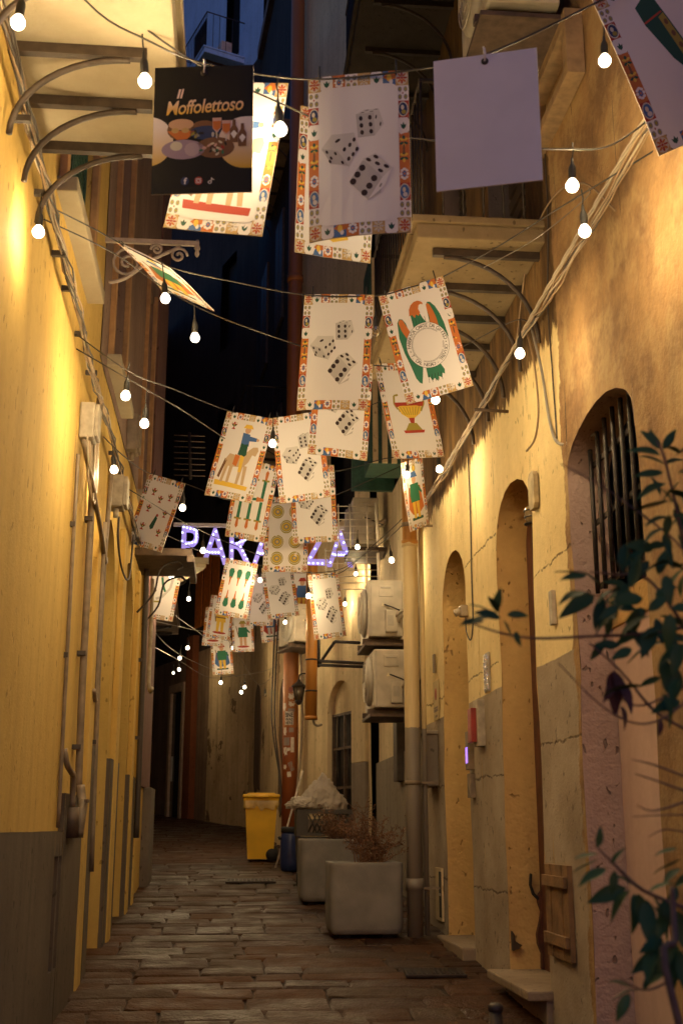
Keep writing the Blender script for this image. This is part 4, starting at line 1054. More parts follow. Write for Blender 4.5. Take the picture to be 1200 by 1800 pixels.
for k in range(8): P.ell(.01 + random.uniform(-.05, .05), .29 + random.uniform(-.02, .02), .012, .006, random.choice(['grey', 'black', 'dgrey', 'olive']), 6, random.uniform(0, 3))
P.up()
for x in (.055, .092):
    y = .228 if x < .07 else .24
    P.poly([(x - .018, y), (x + .018, y), (x + .016, y + .045), (x + .004, y + .062), (x - .004, y + .062), (x - .016, y + .045)], 'pinkish'); P.up(); P.poly([(x - .016, y + .014), (x + .016, y + .014), (x + .014, y + .044), (x, y + .056), (x - .014, y + .044)], 'orange'); P.line([(x, y + .06), (x, y + .088)], .004, 'lgrey')
for x, y in ((.122, .238), (.155, .255)):
    P.poly([(x - .006, y), (x + .006, y), (x + .007, y + .025), (x + .016, y + .042), (x + .016, y + .098), (x - .016, y + .098), (x - .016, y + .042), (x - .007, y + .025)], 'brown'); P.up(); P.poly([(x, y + .045), (x + .013, y + .06), (x, y + .082), (x - .013, y + .06)], 'white')
P.z = .0050
put_text(P, 'Il', -.095, .138, .055, 'gold', -.05, .28, .0012, .95, goldg)
put_text(P, 'Moffolettoso', .004, .203, .084, 'gold', -.05, .26, .0010, .74, goldg, .94)
P.ell(-.065, .495, .016, .0175, 'navy', 18); P.ell(-.012, .495, .016, .0175, 'red', 18); P.up(); put_text(P, 'f', -.064, .507, .036, 'white', 0, 0, .001)
P.ring(-.012, .495, .0048, .0070, 'white', 14)
for s2 in (1,):
    for x0, y0, x1, y1 in ((-.021, .485, -.003, .487), (-.021, .503, -.003, .505), (-.022, .485, -.020, .505), (-.004, .485, -.002, .505)): P.rect(x0, y0, x1, y1, 'white')
P.ring(.032, .502, .004, .0075, 'white', 14); P.rect(.0365, .483, .0395, .503, 'white'); P.poly([(.0395, .483), (.043, .488), (.049, .491), (.049, .494), (.0395, .490)], 'white')
link('poster_print', P.mesh('poster_print'), PO); hang_ring(PO)
BL = link('hanging_board', POSTERB, None, (.900, 3.868, 4.331), [math.radians(a) for a in (1.5, .1, -17.8)])
tag(BL, 'blank white board hanging by one hole at the top right', 'board'); hang_ring(BL)
# ------------------------------------------------------------------ wires and cables
wirem = plain('black_festoon_cable', (.03, .024, .02), .5, 0, .2, 30)
steelm = plain('steel_rope', (.20, .17, .14), .45, .4, .2, 30)
cabt = [plain('cable_cream', (.36, .29, .20), .5), plain('cable_tan', (.30, .20, .11), .55), plain('cable_dark', (.05, .038, .03), .55), plain('cable_grey', (.30, .27, .23), .55)]
def smooth_path(pts, n=6):
    pts = [Vector(p) for p in pts]; out = []
    for i in range(len(pts) - 1):
        p0 = pts[max(i - 1, 0)]; p1 = pts[i]; p2 = pts[i + 1]; p3 = pts[min(i + 2, len(pts) - 1)]
        for k in range(n):
            t = k / n
            out.append(.5 * ((2 * p1) + (p2 - p0) * t + (2 * p0 - 5 * p1 + 4 * p2 - p3) * t * t + (3 * p1 - p0 - 3 * p2 + p3) * t ** 3))
    out.append(pts[-1]); return out
def wire(name, pts, r, mat, label, cat='cable', group=None, n=5):
    m = MB(); m.tube(smooth_path(pts), r, None, n); o = m.build(name, mat, None, pts[0]); return tag(o, label, cat, group)
WG = 'wires strung across the alley'
A = at
wire('festoon_cable', [(-1.0, 3.9, 5.05), A(150, 0, 4.15), A(262, 72, 4.2), A(362, 112, 4.18), A(540, 139, 4.20), A(718, 124, 4.10), A(848, 98, 3.88), A(1040, 8, 3.9), A(1180, -70, 3.95), (1.87, 4.0, 5.3)], .0045, wirem, 'wire that carries the black poster and the blank board', group=WG)
wire('festoon_cable', [(-1.0, 4.0, 4.95), A(190, 0, 4.3), A(340, 108, 4.4), A(490, 180, 4.3), A(600, 225, 4.6), A(735, 244, 4.5), A(900, 258, 4.4), A(993, 262, 4.35), A(1080, 252, 4.35), (1.86, 4.35, 4.55)], .0045, wirem, 'lamp cable that passes behind the blank white board', group=WG)
wire('festoon_cable', [(-.99, 5.5, 4.52), A(165, 402, 6.1), A(207, 425, 6.45), A(297, 469, 6.38), A(420, 497, 6.4), A(535, 518, 6.36), A(657, 520, 6.34), A(720, 505, 6.5), A(777, 487, 6.5), A(880, 430, 6.0), A(975, 370, 5.5), (1.87, 4.72, 4.50)], .0045, wirem, 'wire that carries the eagle card and the dice card beside it', group=WG)
wire('festoon_cable', [(-.99, 5.55, 4.46), A(200, 445, 6.2), A(287, 505, 7.05), A(376, 553, 7.05), A(525, 607, 6.9), A(640, 640, 7.7), A(748, 640, 7.9), A(830, 600, 7.6), A(905, 563, 7.1), (1.86, 6.95, 4.62)], .0042, wirem, 'wire that carries the single cup card', group=WG)
wire('festoon_cable', [A(1034, 330, 5.2), A(1027, 350, 5.3), A(940, 420, 5.6), A(850, 470, 6.2)], .003, steelm, 'thin loose wire below the two bulbs at the right', group=WG)
wire('festoon_cable', [(-.99, 6.85, 4.40), A(230, 655, 6.5), A(300, 682, 7.5), A(402, 722, 9.0), A(480, 737, 9.0), A(562, 724, 8.95), A(640, 715, 9.3), A(745, 690, 9.8), (1.85, 10.1, 4.75)], .0045, wirem, 'wire that carries the horse rider card and the dice card beside it', group=WG)
wire('festoon_cable', [(-.99, 6.95, 4.34), A(270, 692, 6.9), A(330, 727, 7.7), A(425, 790, 9.8), A(489, 820, 10.3), A(590, 828, 10.6), A(690, 804, 10.9), (1.85, 11.2, 4.95)], .0045, wirem, 'wire that carries the swords card', group=WG)
wire('festoon_cable', [(-.99, 8.6, 4.32), A(222, 805, 8.4), A(261, 831, 11.3), A(328, 851, 11.3), A(400, 878, 11), A(470, 884, 10.6), A(543, 880, 10.6), A(590, 870, 10.8), A(720, 812, 11.5), (1.84, 11.55, 5.15)], .0045, wirem, 'wire that carries the eight cups card and the coins card', group=WG)
wire('festoon_cable', [(-.99, 9.4, 4.22), A(260, 880, 9.5), A(312, 912, 10.5), A(380, 945, 12), A(460, 978, 13.2), A(520, 1003, 13.6), A(590, 1003, 13.2), A(640, 975, 12.8), A(700, 930, 12), (1.84, 11.5, 4.7)], .0045, wirem, 'lamp cable crossing in front of the purple letters', group=WG)
wire('festoon_cable', [(-.98, 11.3, 4.15), A(275, 935, 12), A(350, 968, 13.5), A(397, 981, 14.5), A(455, 994, 14.5), A(515, 1002, 14.6), A(570, 1010, 12.87), A(605, 1003, 12.9), A(660, 955, 12.5), A(712, 905, 12), (1.84, 11.7, 4.85)], .0045, wirem, 'wire that carries the six clubs card and the lowest dice card', group=WG)
wire('festoon_cable', [A(262, 1035, 15.2), A(300, 1075, 16), A(345, 1108, 18), A(372, 1122, 20), A(410, 1080, 20), A(450, 1080, 20), A(490, 1063, 19.9), A(540, 1050, 18.8)], .0045, steelm, 'wire that carries the small far cards', group=WG)
wire('festoon_cable', [A(262, 1090, 15.4), A(330, 1105, 18), A(400, 1125, 20), A(450, 1200, 21), A(478, 1190, 20.5)], .004, steelm, 'thin far wire above the glass door', group=WG)
wire('festoon_cable', [A(262, 1098, 15.4), A(300, 1140, 17), A(345, 1165, 20), A(372, 1176, 22), A(420, 1190, 21)], .004, steelm, 'pale wire sloping from the maroon pilaster past the far bulbs', group=WG)
wire('festoon_cable', [A(262, 1132, 15.4), A(310, 1158, 20), A(365, 1190, 22), A(410, 1188, 21), A(455, 1182, 20.8), A(486, 1172, 20)], .004, steelm, 'lowest far wire in front of the patchy wall', group=WG)
def bundle(label, fr, pts, n, seed, rad, mats, name='cable_bundle'):
    """many strands that wander round one run of cable"""
    rn = random.Random(seed); base = smooth_path([fr.P(s, z, d) for s, z, d in pts], 8); B = thing(name, label, 'cables', base[0])
    for k in range(n):
        ph = rn.uniform(0, 6.28); rr = rn.uniform(.2, 1) * rad; tw = rn.uniform(.2, .7); r = rn.uniform(.003, .0065)
        path = []
        for i, p in enumerate(base):
            a = ph + tw * i + .6 * math.sin(i * .7 + ph); q = rr * (1 + .5 * math.sin(i * 1.3 + k))
            dz = math.sin(a) * q - abs(math.sin(i * .39 + k)) * rad * .5
            path.append(p + Vector((0, 0, dz)) + fr.n * (max(-.02, math.cos(a) * q * .6) + .02) + fr.u * rn.uniform(-.01, .01))
        m = MB(); m.tube(path, r, None, 5); m.build('cable', rn.choice(mats), B)
    return B
BLc = bundle('thick tangle of cables along the left wall', FL, [(2.8, 4.60, .03), (4.36, 4.55, .035), (5.45, 4.50, .04), (6.4, 4.44, .04), (7.2, 4.36, .045), (8.0, 4.34, .05), (9.0, 4.28, .06), (10.2, 4.24, .06), (11.6, 4.2, .06)], 15, 5, .035, [cabt[0], cabt[1], cabt[1], cabt[2], cabt[2], cabt[3]])
for s in (4.7, 5.3, 5.9, 6.3, 6.9, 7.5, 8.2, 9.1, 10.3):
    m = MB(); fbox(m, FL, s - .012, s + .012, 4.37 + (8 - s) * .03, 4.40 + (8 - s) * .03, .0, .075); m.build('clip', cabt[2], BLc)
BRc = bundle('twisted pale cable bundle running along the right wall', FR, [(3.0, 4.56, .04), (4.7, 4.53, .05), (5.8, 4.50, .06), (6.6, 4.52, .05), (7.3, 4.56, .05), (8.2, 4.50, .06), (9.2, 4.47, .06), (10.3, 4.48, .06), (11.6, 4.52, .06)], 7, 11, .028, [cabt[0], cabt[1], cabt[2], cabt[3]])
base = smooth_path([FR.P(s, z, d) for s, z, d in [(3.0, 4.58, .07), (4.7, 4.56, .09), (6.6, 4.55, .08), (8.2, 4.52, .08), (10.3, 4.5, .08), (11.5, 4.52, .06)]], 22)
for ph in (0, PI * 2 / 3, PI * 4 / 3):
    m = MB(); m.tube([p + Vector((0, 0, .0075 * math.sin(i * .9 + ph))) + FR.n * (.0075 * math.cos(i * .9 + ph)) for i, p in enumerate(base)], .0062, None, 6); m.build('rope_strand', cabt[0], BRc)
def loose(label, fr, pts, r, mat, cat='cable'):
    P0 = [fr.P(*q) for q in pts]; return wire('loose_cable', P0, r, mat, label, cat)
loose('loose cable end curling off the right bundle above the yellow wall', FR, [(6.95, 4.55, .04), (6.85, 4.3, .03), (6.84, 4.0, .02), (6.95, 3.85, .02), (7.06, 3.80, .05)], .007, cabt[1])
loose('grey cable swinging into the arched barred window', FR, [(6.85, 4.56, .04), (6.72, 4.2, .02), (6.62, 3.85, .015), (6.46, 3.66, .015), (6.3, 3.62, -.03), (6.1, 3.60, -.1)], .009, cabt[3])
loose('thin dark cable rising up the wall behind the right bundle', FR, [(6.5, 3.7, .008), (6.52, 4.1, .01), (6.55, 4.6, .01), (6.45, 5.2, .01), (6.5, 6.2, .01)], .005, cabt[2])
loose('pale cable slanting up the right wall beside the bundle', FR, [(5.2, 4.46, .03), (5.7, 4.9, .02), (6.3, 5.15, .02), (6.9, 5.1, .02), (7.3, 4.6, .03)], .006, cabt[1])
loose('thin cable dropping between the two arched doors', FR, [(9.08, 4.42, .01), (9.05, 3.9, .01), (9.07, 3.4, .01), (9.06, 3.05, .012), (9.15, 2.92, .015), (9.28, 3.0, .02), (9.3, 3.12, .02)], .006, cabt[2])
m = MB(); m.box(FR.P(9.34, 3.18, .03), (.09, .06, .09), None, FR.rot(), .01); m.tube([FR.P(9.34, 3.18, .05), FR.P(9.34, 3.16, .10)], .03, None, 10)
tag(m.build('socket_box', cabt[0], None, FR.P(9.34, 3.18, 0)), 'small cream socket box between the two arched doors', 'box')
m = MB(); m.tube([FR.P(7.72, 4.3, -.02), FR.P(7.70, 4.3, .24)], .012, None, 8)
tag(m.build('pipe_stub', ironbrown, None, FR.P(7.72, 4.3, 0)), 'short iron stub sticking out of the yellow right wall', 'pipe')

# ------------------------------------------------------------------ conduits, valves and boxes on the left wall
conduit = plain('grey_brown_conduit', (.22, .165, .11), .55, .1, .25, 12); boxm = plain('old_grey_box', (.40, .34, .25), .6, 0, .25, 14)
def conduit_run(label, pts, r, mat=conduit, fr=FL, clips=()):
    P0 = smooth_path([fr.P(*q) for q in pts], 4); B = thing('conduit', label, 'pipe', P0[0])
    m = MB(); m.tube(P0, r, None, 10); m.build('pipe', mat, B)
    for s, z in clips:
        m = MB(); m.box(fr.P(s, z, r), (r * 3.4, r * 2.6, .03), None, fr.rot()); m.build('clip', cabt[2], B)
    return B
conduit_run('thickest grey conduit running down the left wall to the valves', [(7.86, 4.35, .06), (7.88, 3.8, .04), (7.9, 3.0, .04), (7.92, 2.3, .04), (7.93, 1.72, .05)], .024, clips=((7.89, 3.5), (7.91, 2.6), (7.92, 2.0)))
conduit_run('thin conduit nearest the camera on the left wall', [(7.22, 3.75, .02), (7.24, 3.0, .02), (7.27, 2.2, .02), (7.30, 1.5, .02)], .012, clips=((7.23, 3.3), (7.26, 2.5)))
conduit_run('second thin conduit that ends in an elbow on the left wall', [(8.55, 3.65, .06), (8.55, 2.9, .06), (8.56, 2.45, .06), (8.52, 2.36, .06), (8.42, 2.42, .06)], .016, clips=((8.55, 3.3),))
conduit_run('long conduit beside the first arched door on the left', [(8.95, 4.2, .05), (8.93, 3.4, .03), (8.93, 2.6, .03), (8.94, 1.2, .05)], .018, clips=((8.94, 3.6), (8.93, 2.8), (8.93, 2.1)))
conduit_run('slanting conduit crossing the left wall between the pipes', [(7.25, 3.85, .045), (7.6, 3.68, .065), (8.1, 3.52, .075), (8.7, 3.40, .06), (8.82, 3.44, .05)], .017)
conduit_run('dark conduit past the second arched door on the left', [(12.6, 4.2, .08), (12.65, 3.4, .08), (12.7, 2.2, .08), (12.72, 1.4, .08)], .03, cabt[2], clips=((12.65, 3.2), (12.7, 2.4)))
conduit_run('pale bent pipe beside the maroon pilaster', [(13.3, 4.2, .1), (13.32, 3.5, .1), (13.34, 3.05, .1), (13.4, 2.95, .12), (13.3, 2.98, .14)], .022, boxm)
V = thing('valve_cluster', 'cluster of rusty valves and elbows above the grey skirt on the left wall', 'valve', FL.P(7.75, 1.5, .05))
m = MB(); m.tube(smooth_path([FL.P(7.93, 1.76, .06), FL.P(7.9, 1.66, .08), FL.P(7.78, 1.64, .10), FL.P(7.72, 1.56, .10), FL.P(7.72, 1.46, .09)], 4), .030, None, 10); m.build('elbow_pipe', conduit, V)
m = MB(); m.tube([FL.P(7.60, 1.62, .06), FL.P(7.60, 1.44, .06)], .045, None, 12); m.build('meter_body', ironbrown, V)
m = MB(); m.tube([FL.P(7.60, 1.53, .06), FL.P(7.85, 1.53, .06)], .022, None, 10); m.tube([FL.P(7.86, 1.60, .07), FL.P(7.86, 1.44, .07)], .035, None, 10); m.build('valve_body', conduit, V)
m = MB(); m.box(FL.P(7.72, 1.66, .13), (.10, .02, .02), None, FL.rot()); m.build('handle', ironbrown, V)
m = MB(); m.tube(smooth_path([FL.P(7.30, 1.95, .03), FL.P(7.32, 1.86, .05), FL.P(7.45, 1.82, .06), FL.P(7.55, 1.80, .06), FL.P(7.58, 1.62, .06)], 4), .018, None, 8); m.build('feed_pipe', conduit, V)
def jbox(label, fr, s, z, w, h, d, mat):
    B = thing('junction_box', label, 'box', fr.P(s, z, 0)); m = MB(); fbox(m, fr, s - w / 2, s + w / 2, z - h / 2, z + h / 2, 0, d * .8, None, .012); m.build('case', mat, B)
    m = MB(); fbox(m, fr, s - w / 2 + .01, s + w / 2 - .01, z - h / 2 + .012, z + h / 2 - .012, d * .8, d, None, .006); m.build('lid', mat, B)
    m = MB(); m.tube([fr.P(s, z - h / 2, d * .4), fr.P(s, z - h / 2 - .07, d * .4)], .022, None, 8); m.build('gland', mat, B)
    return B
jbox('grey junction box with looping cables on the near left wall', FL, 7.42, 4.02, .17, .24, .12, boxm)
jbox('grey junction box under a bulb over the first left door', FL, 9.3, 4.08, .20, .26, .15, boxm)
jbox('dim box higher up on the far left wall', FL, 10.6, 5.0, .25, .35, .12, conduit)
for k, (s, z, dp) in enumerate([(7.45, 3.9, .22), (7.55, 3.9, .26), (7.5, 3.88, .33), (7.6, 3.95, .40), (7.66, 4.0, .36)]):
    loose(['first', 'second', 'third', 'fourth', 'lowest'][k] + ' loop of the cables hanging under the near left junction box', FL, [(s - .15, z, .06), (s - .1, z - dp * .75, .07), (s + .05, z - dp, .08), (s + .2, z - dp * .7, .07), (s + .28, z + .25, .05)], .007, cabt[k % 2])
loose('cable drooping from the second left junction box', FL, [(9.35, 3.9, .08), (9.4, 3.7, .08), (9.75, 3.55, .09), (10.4, 3.62, .09), (11.0, 4.15, .06)], .009, cabt[2])
# scrolled iron arm and canopy
sw = plain('pale_painted_iron', (.38, .31, .26), .5, 0, .2, 14)
SB = thing('scroll_bracket', 'pale scrolled iron arm with a drop finial on the upper left wall', 'bracket', (-1.0, 8.15, 5.68))
m = MB(); m.box((-.66, 8.15, 5.70), (.70, .03, .035)); m.build('arm', sw, SB)
def spiral(c, r, t0, turns, n=18, flip=1): return [(c[0] + flip * r * (1 - k / n * .85) * math.cos(t0 + turns * 2 * PI * k / n), 8.15, c[1] + r * (1 - k / n * .85) * math.sin(t0 + turns * 2 * PI * k / n)) for k in range(n + 1)]
for c, r, t0, tr, fl in (((-.83, 5.52), .12, PI / 2, 1.6, 1), ((-.46, 5.60), .065, 0, 1.5, 1), ((-.62, 5.64), .045, 0, 1.5, -1)):
    m = MB(); m.tube(spiral(c, r, t0, tr, 22, fl), .011, None, 6); m.build('scroll', sw, SB)
m = MB(); m.tube(smooth_path([(-.96, 8.15, 5.36), (-.84, 8.15, 5.40), (-.66, 8.15, 5.55), (-.45, 8.15, 5.67)], 6), .014, None, 6); m.build('brace', sw, SB)
m = MB(); m.lathe([(.0, -.09), (.012, -.08), (.02, -.06), (.012, -.035), (.024, -.02), (.02, 0), (.012, .02), (.012, .05)], (-.325, 8.15, 5.68), None, 10); m.build('drop_finial', sw, SB)
CN = thing('door_canopy', 'small brown slab canopy on the left behind the eight cups card', 'canopy', (-1, 12.2, 4.2))
m = MB(); fbox(m, FL, 11.9, 12.95, 4.16, 4.24, 0, .58, None, .01); m.build('slab', ironbrown, CN); m = MB(); fbox(m, FL, 11.86, 12.98, 4.09, 4.16, .53, .60, None, .006); m.build('fascia', ironbrown, CN)
for s in (12.05, 12.8):
    m = MB(); m.tube(smooth_path([FL.P(s, 3.6, .04), FL.P(s, 3.8, .20), FL.P(s, 4.05, .26), FL.P(s, 4.13, .42), FL.P(s, 4.08, .48), FL.P(s, 4.04, .43)], 5), .011, None, 6); m.build('scroll_bracket', iron, CN)

# ------------------------------------------------------------------ drainpipes on the right
def zone_mat(name, zs):
    """painted in horizontal bands; zs = [(height, colour), ...] from the top down"""
    t = NT(name); t.b.inputs['Roughness'].default_value = .5; p = t.pos(); z = t.n('ShaderNodeSeparateXYZ', {0: p}).outputs[2]
    z = t.math('ADD', z, t.math('MULTIPLY_ADD', t.noise(p, 14, 2).outputs[0], .05, -.025).outputs[0]).outputs[0]
    c = t.mix(0.0, zs[0][1], zs[0][1])
    for (zz, _), (_, col) in zip(zs, zs[1:]): c = t.mix(t.math('LESS_THAN', z, zz).outputs[0], c, col)
    d = t.ramp(t.noise(t.pos((6, 6, .6)), 1.6, 3, .7).outputs[0], .45, .8)
    c = t.mix(t.math('MULTIPLY', d.outputs[0], .4).outputs[0], c, (.12, .075, .04)); t.color(c); return t.mat
zo = at(725, 945, 10.35).z; zc = at(725, 1275, 10.35).z
dpm = zone_mat('drainpipe_orange_cream_grey', [(zo, (.50, .22, .035)), (zc, (.66, .50, .26)), (0, (.24, .205, .165))])
DP = thing('drainpipe', 'thick drainpipe painted orange, cream and grey between the air conditioners and the arched door', 'drainpipe', (1.605, 10.6, gz(10.6)))
m = MB(); m.tube([(1.605, 10.6, gz(10.6) - .02), (1.605, 10.6, 2), (1.605, 10.6, 4), (1.605, 10.6, 13.3)], .068, None, 18); m.build('pipe', dpm, DP)
for z in (1.0, 1.88, 4.2):
    m = MB(); m.lathe([(.074, -.02), (.074, .02)], (1.605, 10.6, z), None, 18); m.box((1.72, 10.6, z), (.2, .02, .02)); m.build('clamp', conduit, DP)
m = MB(); m.lathe([(.078, 0), (.078, .10)], (1.605, 10.6, .98), None, 18); m.build('socket_joint', dpm, DP)
m = MB(); m.lathe([(.078, 0), (.078, .06)], (1.605, 10.6, zo - .03), None, 18); m.build('socket_joint', dpm, DP)
m = MB(); m.tube([(1.715, 10.64, gz(10.6)), (1.715, 10.64, 4.35)], .022, None, 10)
tag(m.build('side_pipe', zone_mat('side_pipe_paint', [(zc, (.62, .46, .22)), (0, (.24, .205, .165))]), None, (1.715, 10.64, gz(10.6))), 'slim pipe squeezed between the thick drainpipe and the right wall', 'pipe')
terra = zone_mat('terracotta_pipe_paint', [(3.0, (.34, .115, .025)), (0, (.27, .075, .02))])
TP = thing('terracotta_pipe', 'tall terracotta downpipe covered in stickers behind the yellow bin', 'drainpipe', (.93, 18.7, gz(18.7)))
m = MB(); m.tube([(.93, 18.7, gz(18.7)), (.93, 18.7, 3), (.93, 18.7, 6), (.93, 18.7, 18)], .122, None, 20); m.build('pipe', terra, TP)
for z in (4.6, 7.5, 10.5): m = MB(); m.lathe([(.135, 0), (.135, .12)], (.93, 18.7, z), None, 20); m.build('collar', terra, TP)
stw = plain('sticker_white', (.60, .54, .46), .5, 0, .15, 20); stk = plain('sticker_black', (.03, .025, .02), .5); stg = plain('sticker_grey', (.25, .2, .17), .5); stb = plain('sticker_brown_red', (.22, .05, .03), .5)
def sticker(px, py, wpx, hpx, mat, txt=None, rot=0.0, shape=None):
    c = at(px, py, 18.57); sc_ = 18.6 / 2160; w_, h_ = wpx * sc_, hpx * sc_
    m = MB(); n = 6
    def q(a, b, off=0.0):
        ca, sa = math.cos(rot), math.sin(rot); x = a * ca - b * sa; z = a * sa + b * ca
        th = (c.x - .93 + x) / .122; th = max(-1.45, min(1.45, th)); R_ = .1235 + off
        return Vector((.93 + R_ * math.sin(th), 18.7 - R_ * math.cos(th), c.z + z))
    if shape: m.add([q(a * w_ / 2, b * h_ / 2) for a, b in shape], [list(range(len(shape)))])
    else:
        vs = []
        for k in range(n + 1): a = -w_ / 2 + w_ * k / n; vs += [q(a, -h_ / 2), q(a, h_ / 2)]
        m.add(vs, [(2 * k, 2 * k + 2, 2 * k + 3, 2 * k + 1) for k in range(n)])
    o = m.build('sticker', mat, TP)
    if txt:
        m = MB()
        for i, ln in enumerate(txt):
            vs, fs = text_geo(ln, h_ * (.46 if len(txt) > 1 else .8), 0, .0025, 'CENTER', 1.0); k = (.40, .10, -.17)[i] if len(txt) > 1 else 0
            mx = max(abs(v.x) for v in vs) or 1; f = min(1.0, w_ * .45 / mx); fy = (1.0, .66, .66)[i] if len(txt) > 1 else 1
            m.add([q(v.x * f, (v.y * fy) + (h_ * (.08, -.20, -.46)[i]), .001) for v in vs], fs)
        m.build('lettering', stk, o)
blob = [(-1, -.2), (-.7, .5), (-.8, 1), (-.3, .7), (.2, .9), (.8, .8), (.7, .3), (1, -.1), (.5, -.5), (.6, -1), (0, -.7), (-.5, -1), (-.6, -.5)]
sticker(508, 1262, 16, 24, stw, ['BNE', 'WAS', 'HERE'])
for px, py, w_, h_, mt, rt, shp in ((512, 1224, 12, 12, stw, 0, blob), (513, 1237, 13, 10, stw, .1, blob), (512, 1248, 12, 6, stg, 0, None), (499, 1242, 8, 16, stw, 0, blob), (500, 1285, 8, 16, stw, 0, blob), (512, 1283, 9, 8, stg, 0, None), (503, 1303, 12, 14, stg, 0, None), (514, 1309, 6, 26, stw, 0, None), (501, 1320, 9, 16, stw, .2, blob), (507, 1317, 8, 7, stw, 0, blob), (504, 1337, 15, 15, stb, .78, None), (512, 1347, 8, 16, stg, .4, None), (500, 1348, 8, 9, stw, 0, blob), (508, 1361, 7, 9, stw, .1, None), (511, 1212, 10, 12, stb, 0, blob)): sticker(px, py, w_, h_, mt, None, rt, shp)
opm = zone_mat('orange_pipe_paint', [(0, (.52, .215, .03)), (-1, (.5, .2, .03))])
xo = at(547, 1200, 17.4).x
OP = thing('orange_pipe', 'short bright orange pipe with black clamps beside the barred gate', 'drainpipe', (xo, 17.4, at(547, 1265, 17.4).z))
zb = at(547, 1265, 17.4).z
m = MB(); m.tube([(xo, 17.4, zb), (xo, 17.4, zb + 1), (xo, 17.4, 8)], .085, None, 18); m.build('pipe', opm, OP)
m = MB(); m.lathe([(.09, 0), (.09, .05)], (xo, 17.4, zb), None, 18); m.build('end_collar', opm, OP)
for py in (1160, 1215): m = MB(); m.lathe([(.088, -.012), (.088, .012)], (xo, 17.4, at(547, py, 17.4).z), None, 18); m.build('clamp', iron, OP)
m = MB(); m.tube(smooth_path([(xo + .03, 17.4, zb), (xo + .05, 17.42, zb - .06), (xo + .1, 17.45, zb - .08), (xo + .16, 17.5, zb - .06)], 4), .018, None, 8); m.build('outlet', boxm, OP)
for k, (px0, px1, mt) in enumerate(((483, 497, cabt[2]), (487, 499, cabt[1]), (478, 496, cabt[2]))):
    wire('hanging_cable', [at(px0 + 6, 1090, 19.3), at(px0 + 2, 1170, 19.3), at(px0, 1270, 19.2), at(px1 - 4, 1370, 19.0), at(px1, 1440, 18.9)], .014, mt, ['nearest', 'palest', 'leftmost'][k] + ' of the cables hanging beside the terracotta pipe')
wire('hanging_pipe', [at(528, 1150, 18.4), at(531, 1230, 18.4), at(530, 1300, 18.4), at(524, 1370, 18.3), at(518, 1430, 18.2)], .02, conduit, 'bent grey pipe between the terracotta pipe and the cream wall', 'pipe')
# ------------------------------------------------------------------ air conditioners
acm = plain('cream_metal_casing', (.48, .42, .33), .5, 0, .22, 5); acd = plain('casing_label_grey', (.40, .36, .30), .5)
def ac(label, c, fr, w=.80, d=.30, h=.56, detail=True):
    """outdoor unit: w along the wall, d out of it, h high; c = middle of the bottom at the wall side; the short side faces the camera"""
    c = Vector(c); B = thing('air_conditioner', label, 'air conditioner', c, 'outdoor units on the walls'); M = fr.rot()
    def Q(a, b, z): return c + fr.u * a + fr.n * b + Vector((0, 0, z))
    m = MB(); m.box(Q(0, d / 2, h / 2), (w, d, h), None, M, .02); m.build('casing', acm, B)
    # curved front with fan guard, facing into the alley
    m = MB(); m.lathe([(h * .44, 0), (h * .43, .03), (h * .36, .05), (.04, .055), (0, .055)], Q(-w * .08, d - .005, h * .5), None, 24, (Matrix((fr.u, Vector((0, 0, 1)), fr.n)).transposed())); g = m.build('fan_guard', acd, B)
    for k in range(4):
        m = MB(); r = h * (.12 + .08 * k); m.tube([Q(-w * .08 + r * math.cos(t), d + .056 + .0, h * .5 + r * math.sin(t)) for t in [2 * PI * i / 20 for i in range(21)]], .005, None, 5); m.build('guard_ring', acm, g)
    if detail:
        e = -w / 2
        m = MB(); m.box(Q(e - .004, d * .50, h * .80), (.012, d * .42, h * .20), None, M, .006); m.build('grip_plate', acm, B)
        m = MB(); m.box(Q(e - .012, d * .50, h * .86), (.014, d * .30, h * .03), None, M, .004); m.build('grip_lip', acd, B)
        m = MB(); m.box(Q(e - .018, d * .36, h * .27), (.05, d * .34, h * .40), None, M, .014); pc = m.build('pipe_cover', acm, B)
        m = MB(); m.box(Q(e - .0445, d * .38, h * .27), (.003, d * .18, h * .18), None, M); m.build('rating_label', acd, pc)
        m = MB(); m.add([Q(e - .008, d * .64, h * .53), Q(e - .008, d * .55, h * .53), Q(e - .008, d * .595, h * .60)], [(0, 1, 2)]); m.build('warning_triangle', plain('warning_cream', (.7, .62, .4), .5), B)
        m = MB(); m.box(Q(e - .001, d * .93, h * .5), (.006, .012, h * .94), None, M); m.build('corner_trim', acd, B)
        for k in range(2):
            m = MB(); m.tube(smooth_path([Q(e - .03, d * (.22 - .1 * k), h * (.34 - .1 * k)), Q(e - .08, d * .1, h * (.42 - .1 * k)), Q(e - .05, -.05, h * (.5 - .12 * k)), Q(e + .05, -.10, h * .55)], 4), .014, None, 7); m.build('refrigerant_pipe', boxm, B)
        m = MB(); m.tube(smooth_path([Q(e - .02, d * .55, h * .56), Q(e - .04, d * .3, h * .5), Q(e - .03, d * .05, h * .44), Q(e, -.08, h * .4)], 4), .008, None, 6); m.build('power_cord', wirem, B)
    for a in (-w * .3, w * .3):
        m = MB(); m.box(Q(a, d * .5 - .03, -.03), (.05, d + .16, .05), None, M); m.build('support_arm', ironbrown, B)
    m = MB(); m.box(Q(0, d * .5 - .02, -.075), (w * .95, d + .12, .03), None, M); m.build('support_board', ironbrown, B)
    return B
zA = at(650, 1118, 12.2).z; zB = at(660, 1243, 12.2).z
ac('upper air conditioner beside the thick drainpipe', FR.P(12.62, zA, .10), FR, .8, .36, .60)
ac('lower air conditioner beside the thick drainpipe', FR.P(12.62, zB, .05), FR, .8, .36, .60)
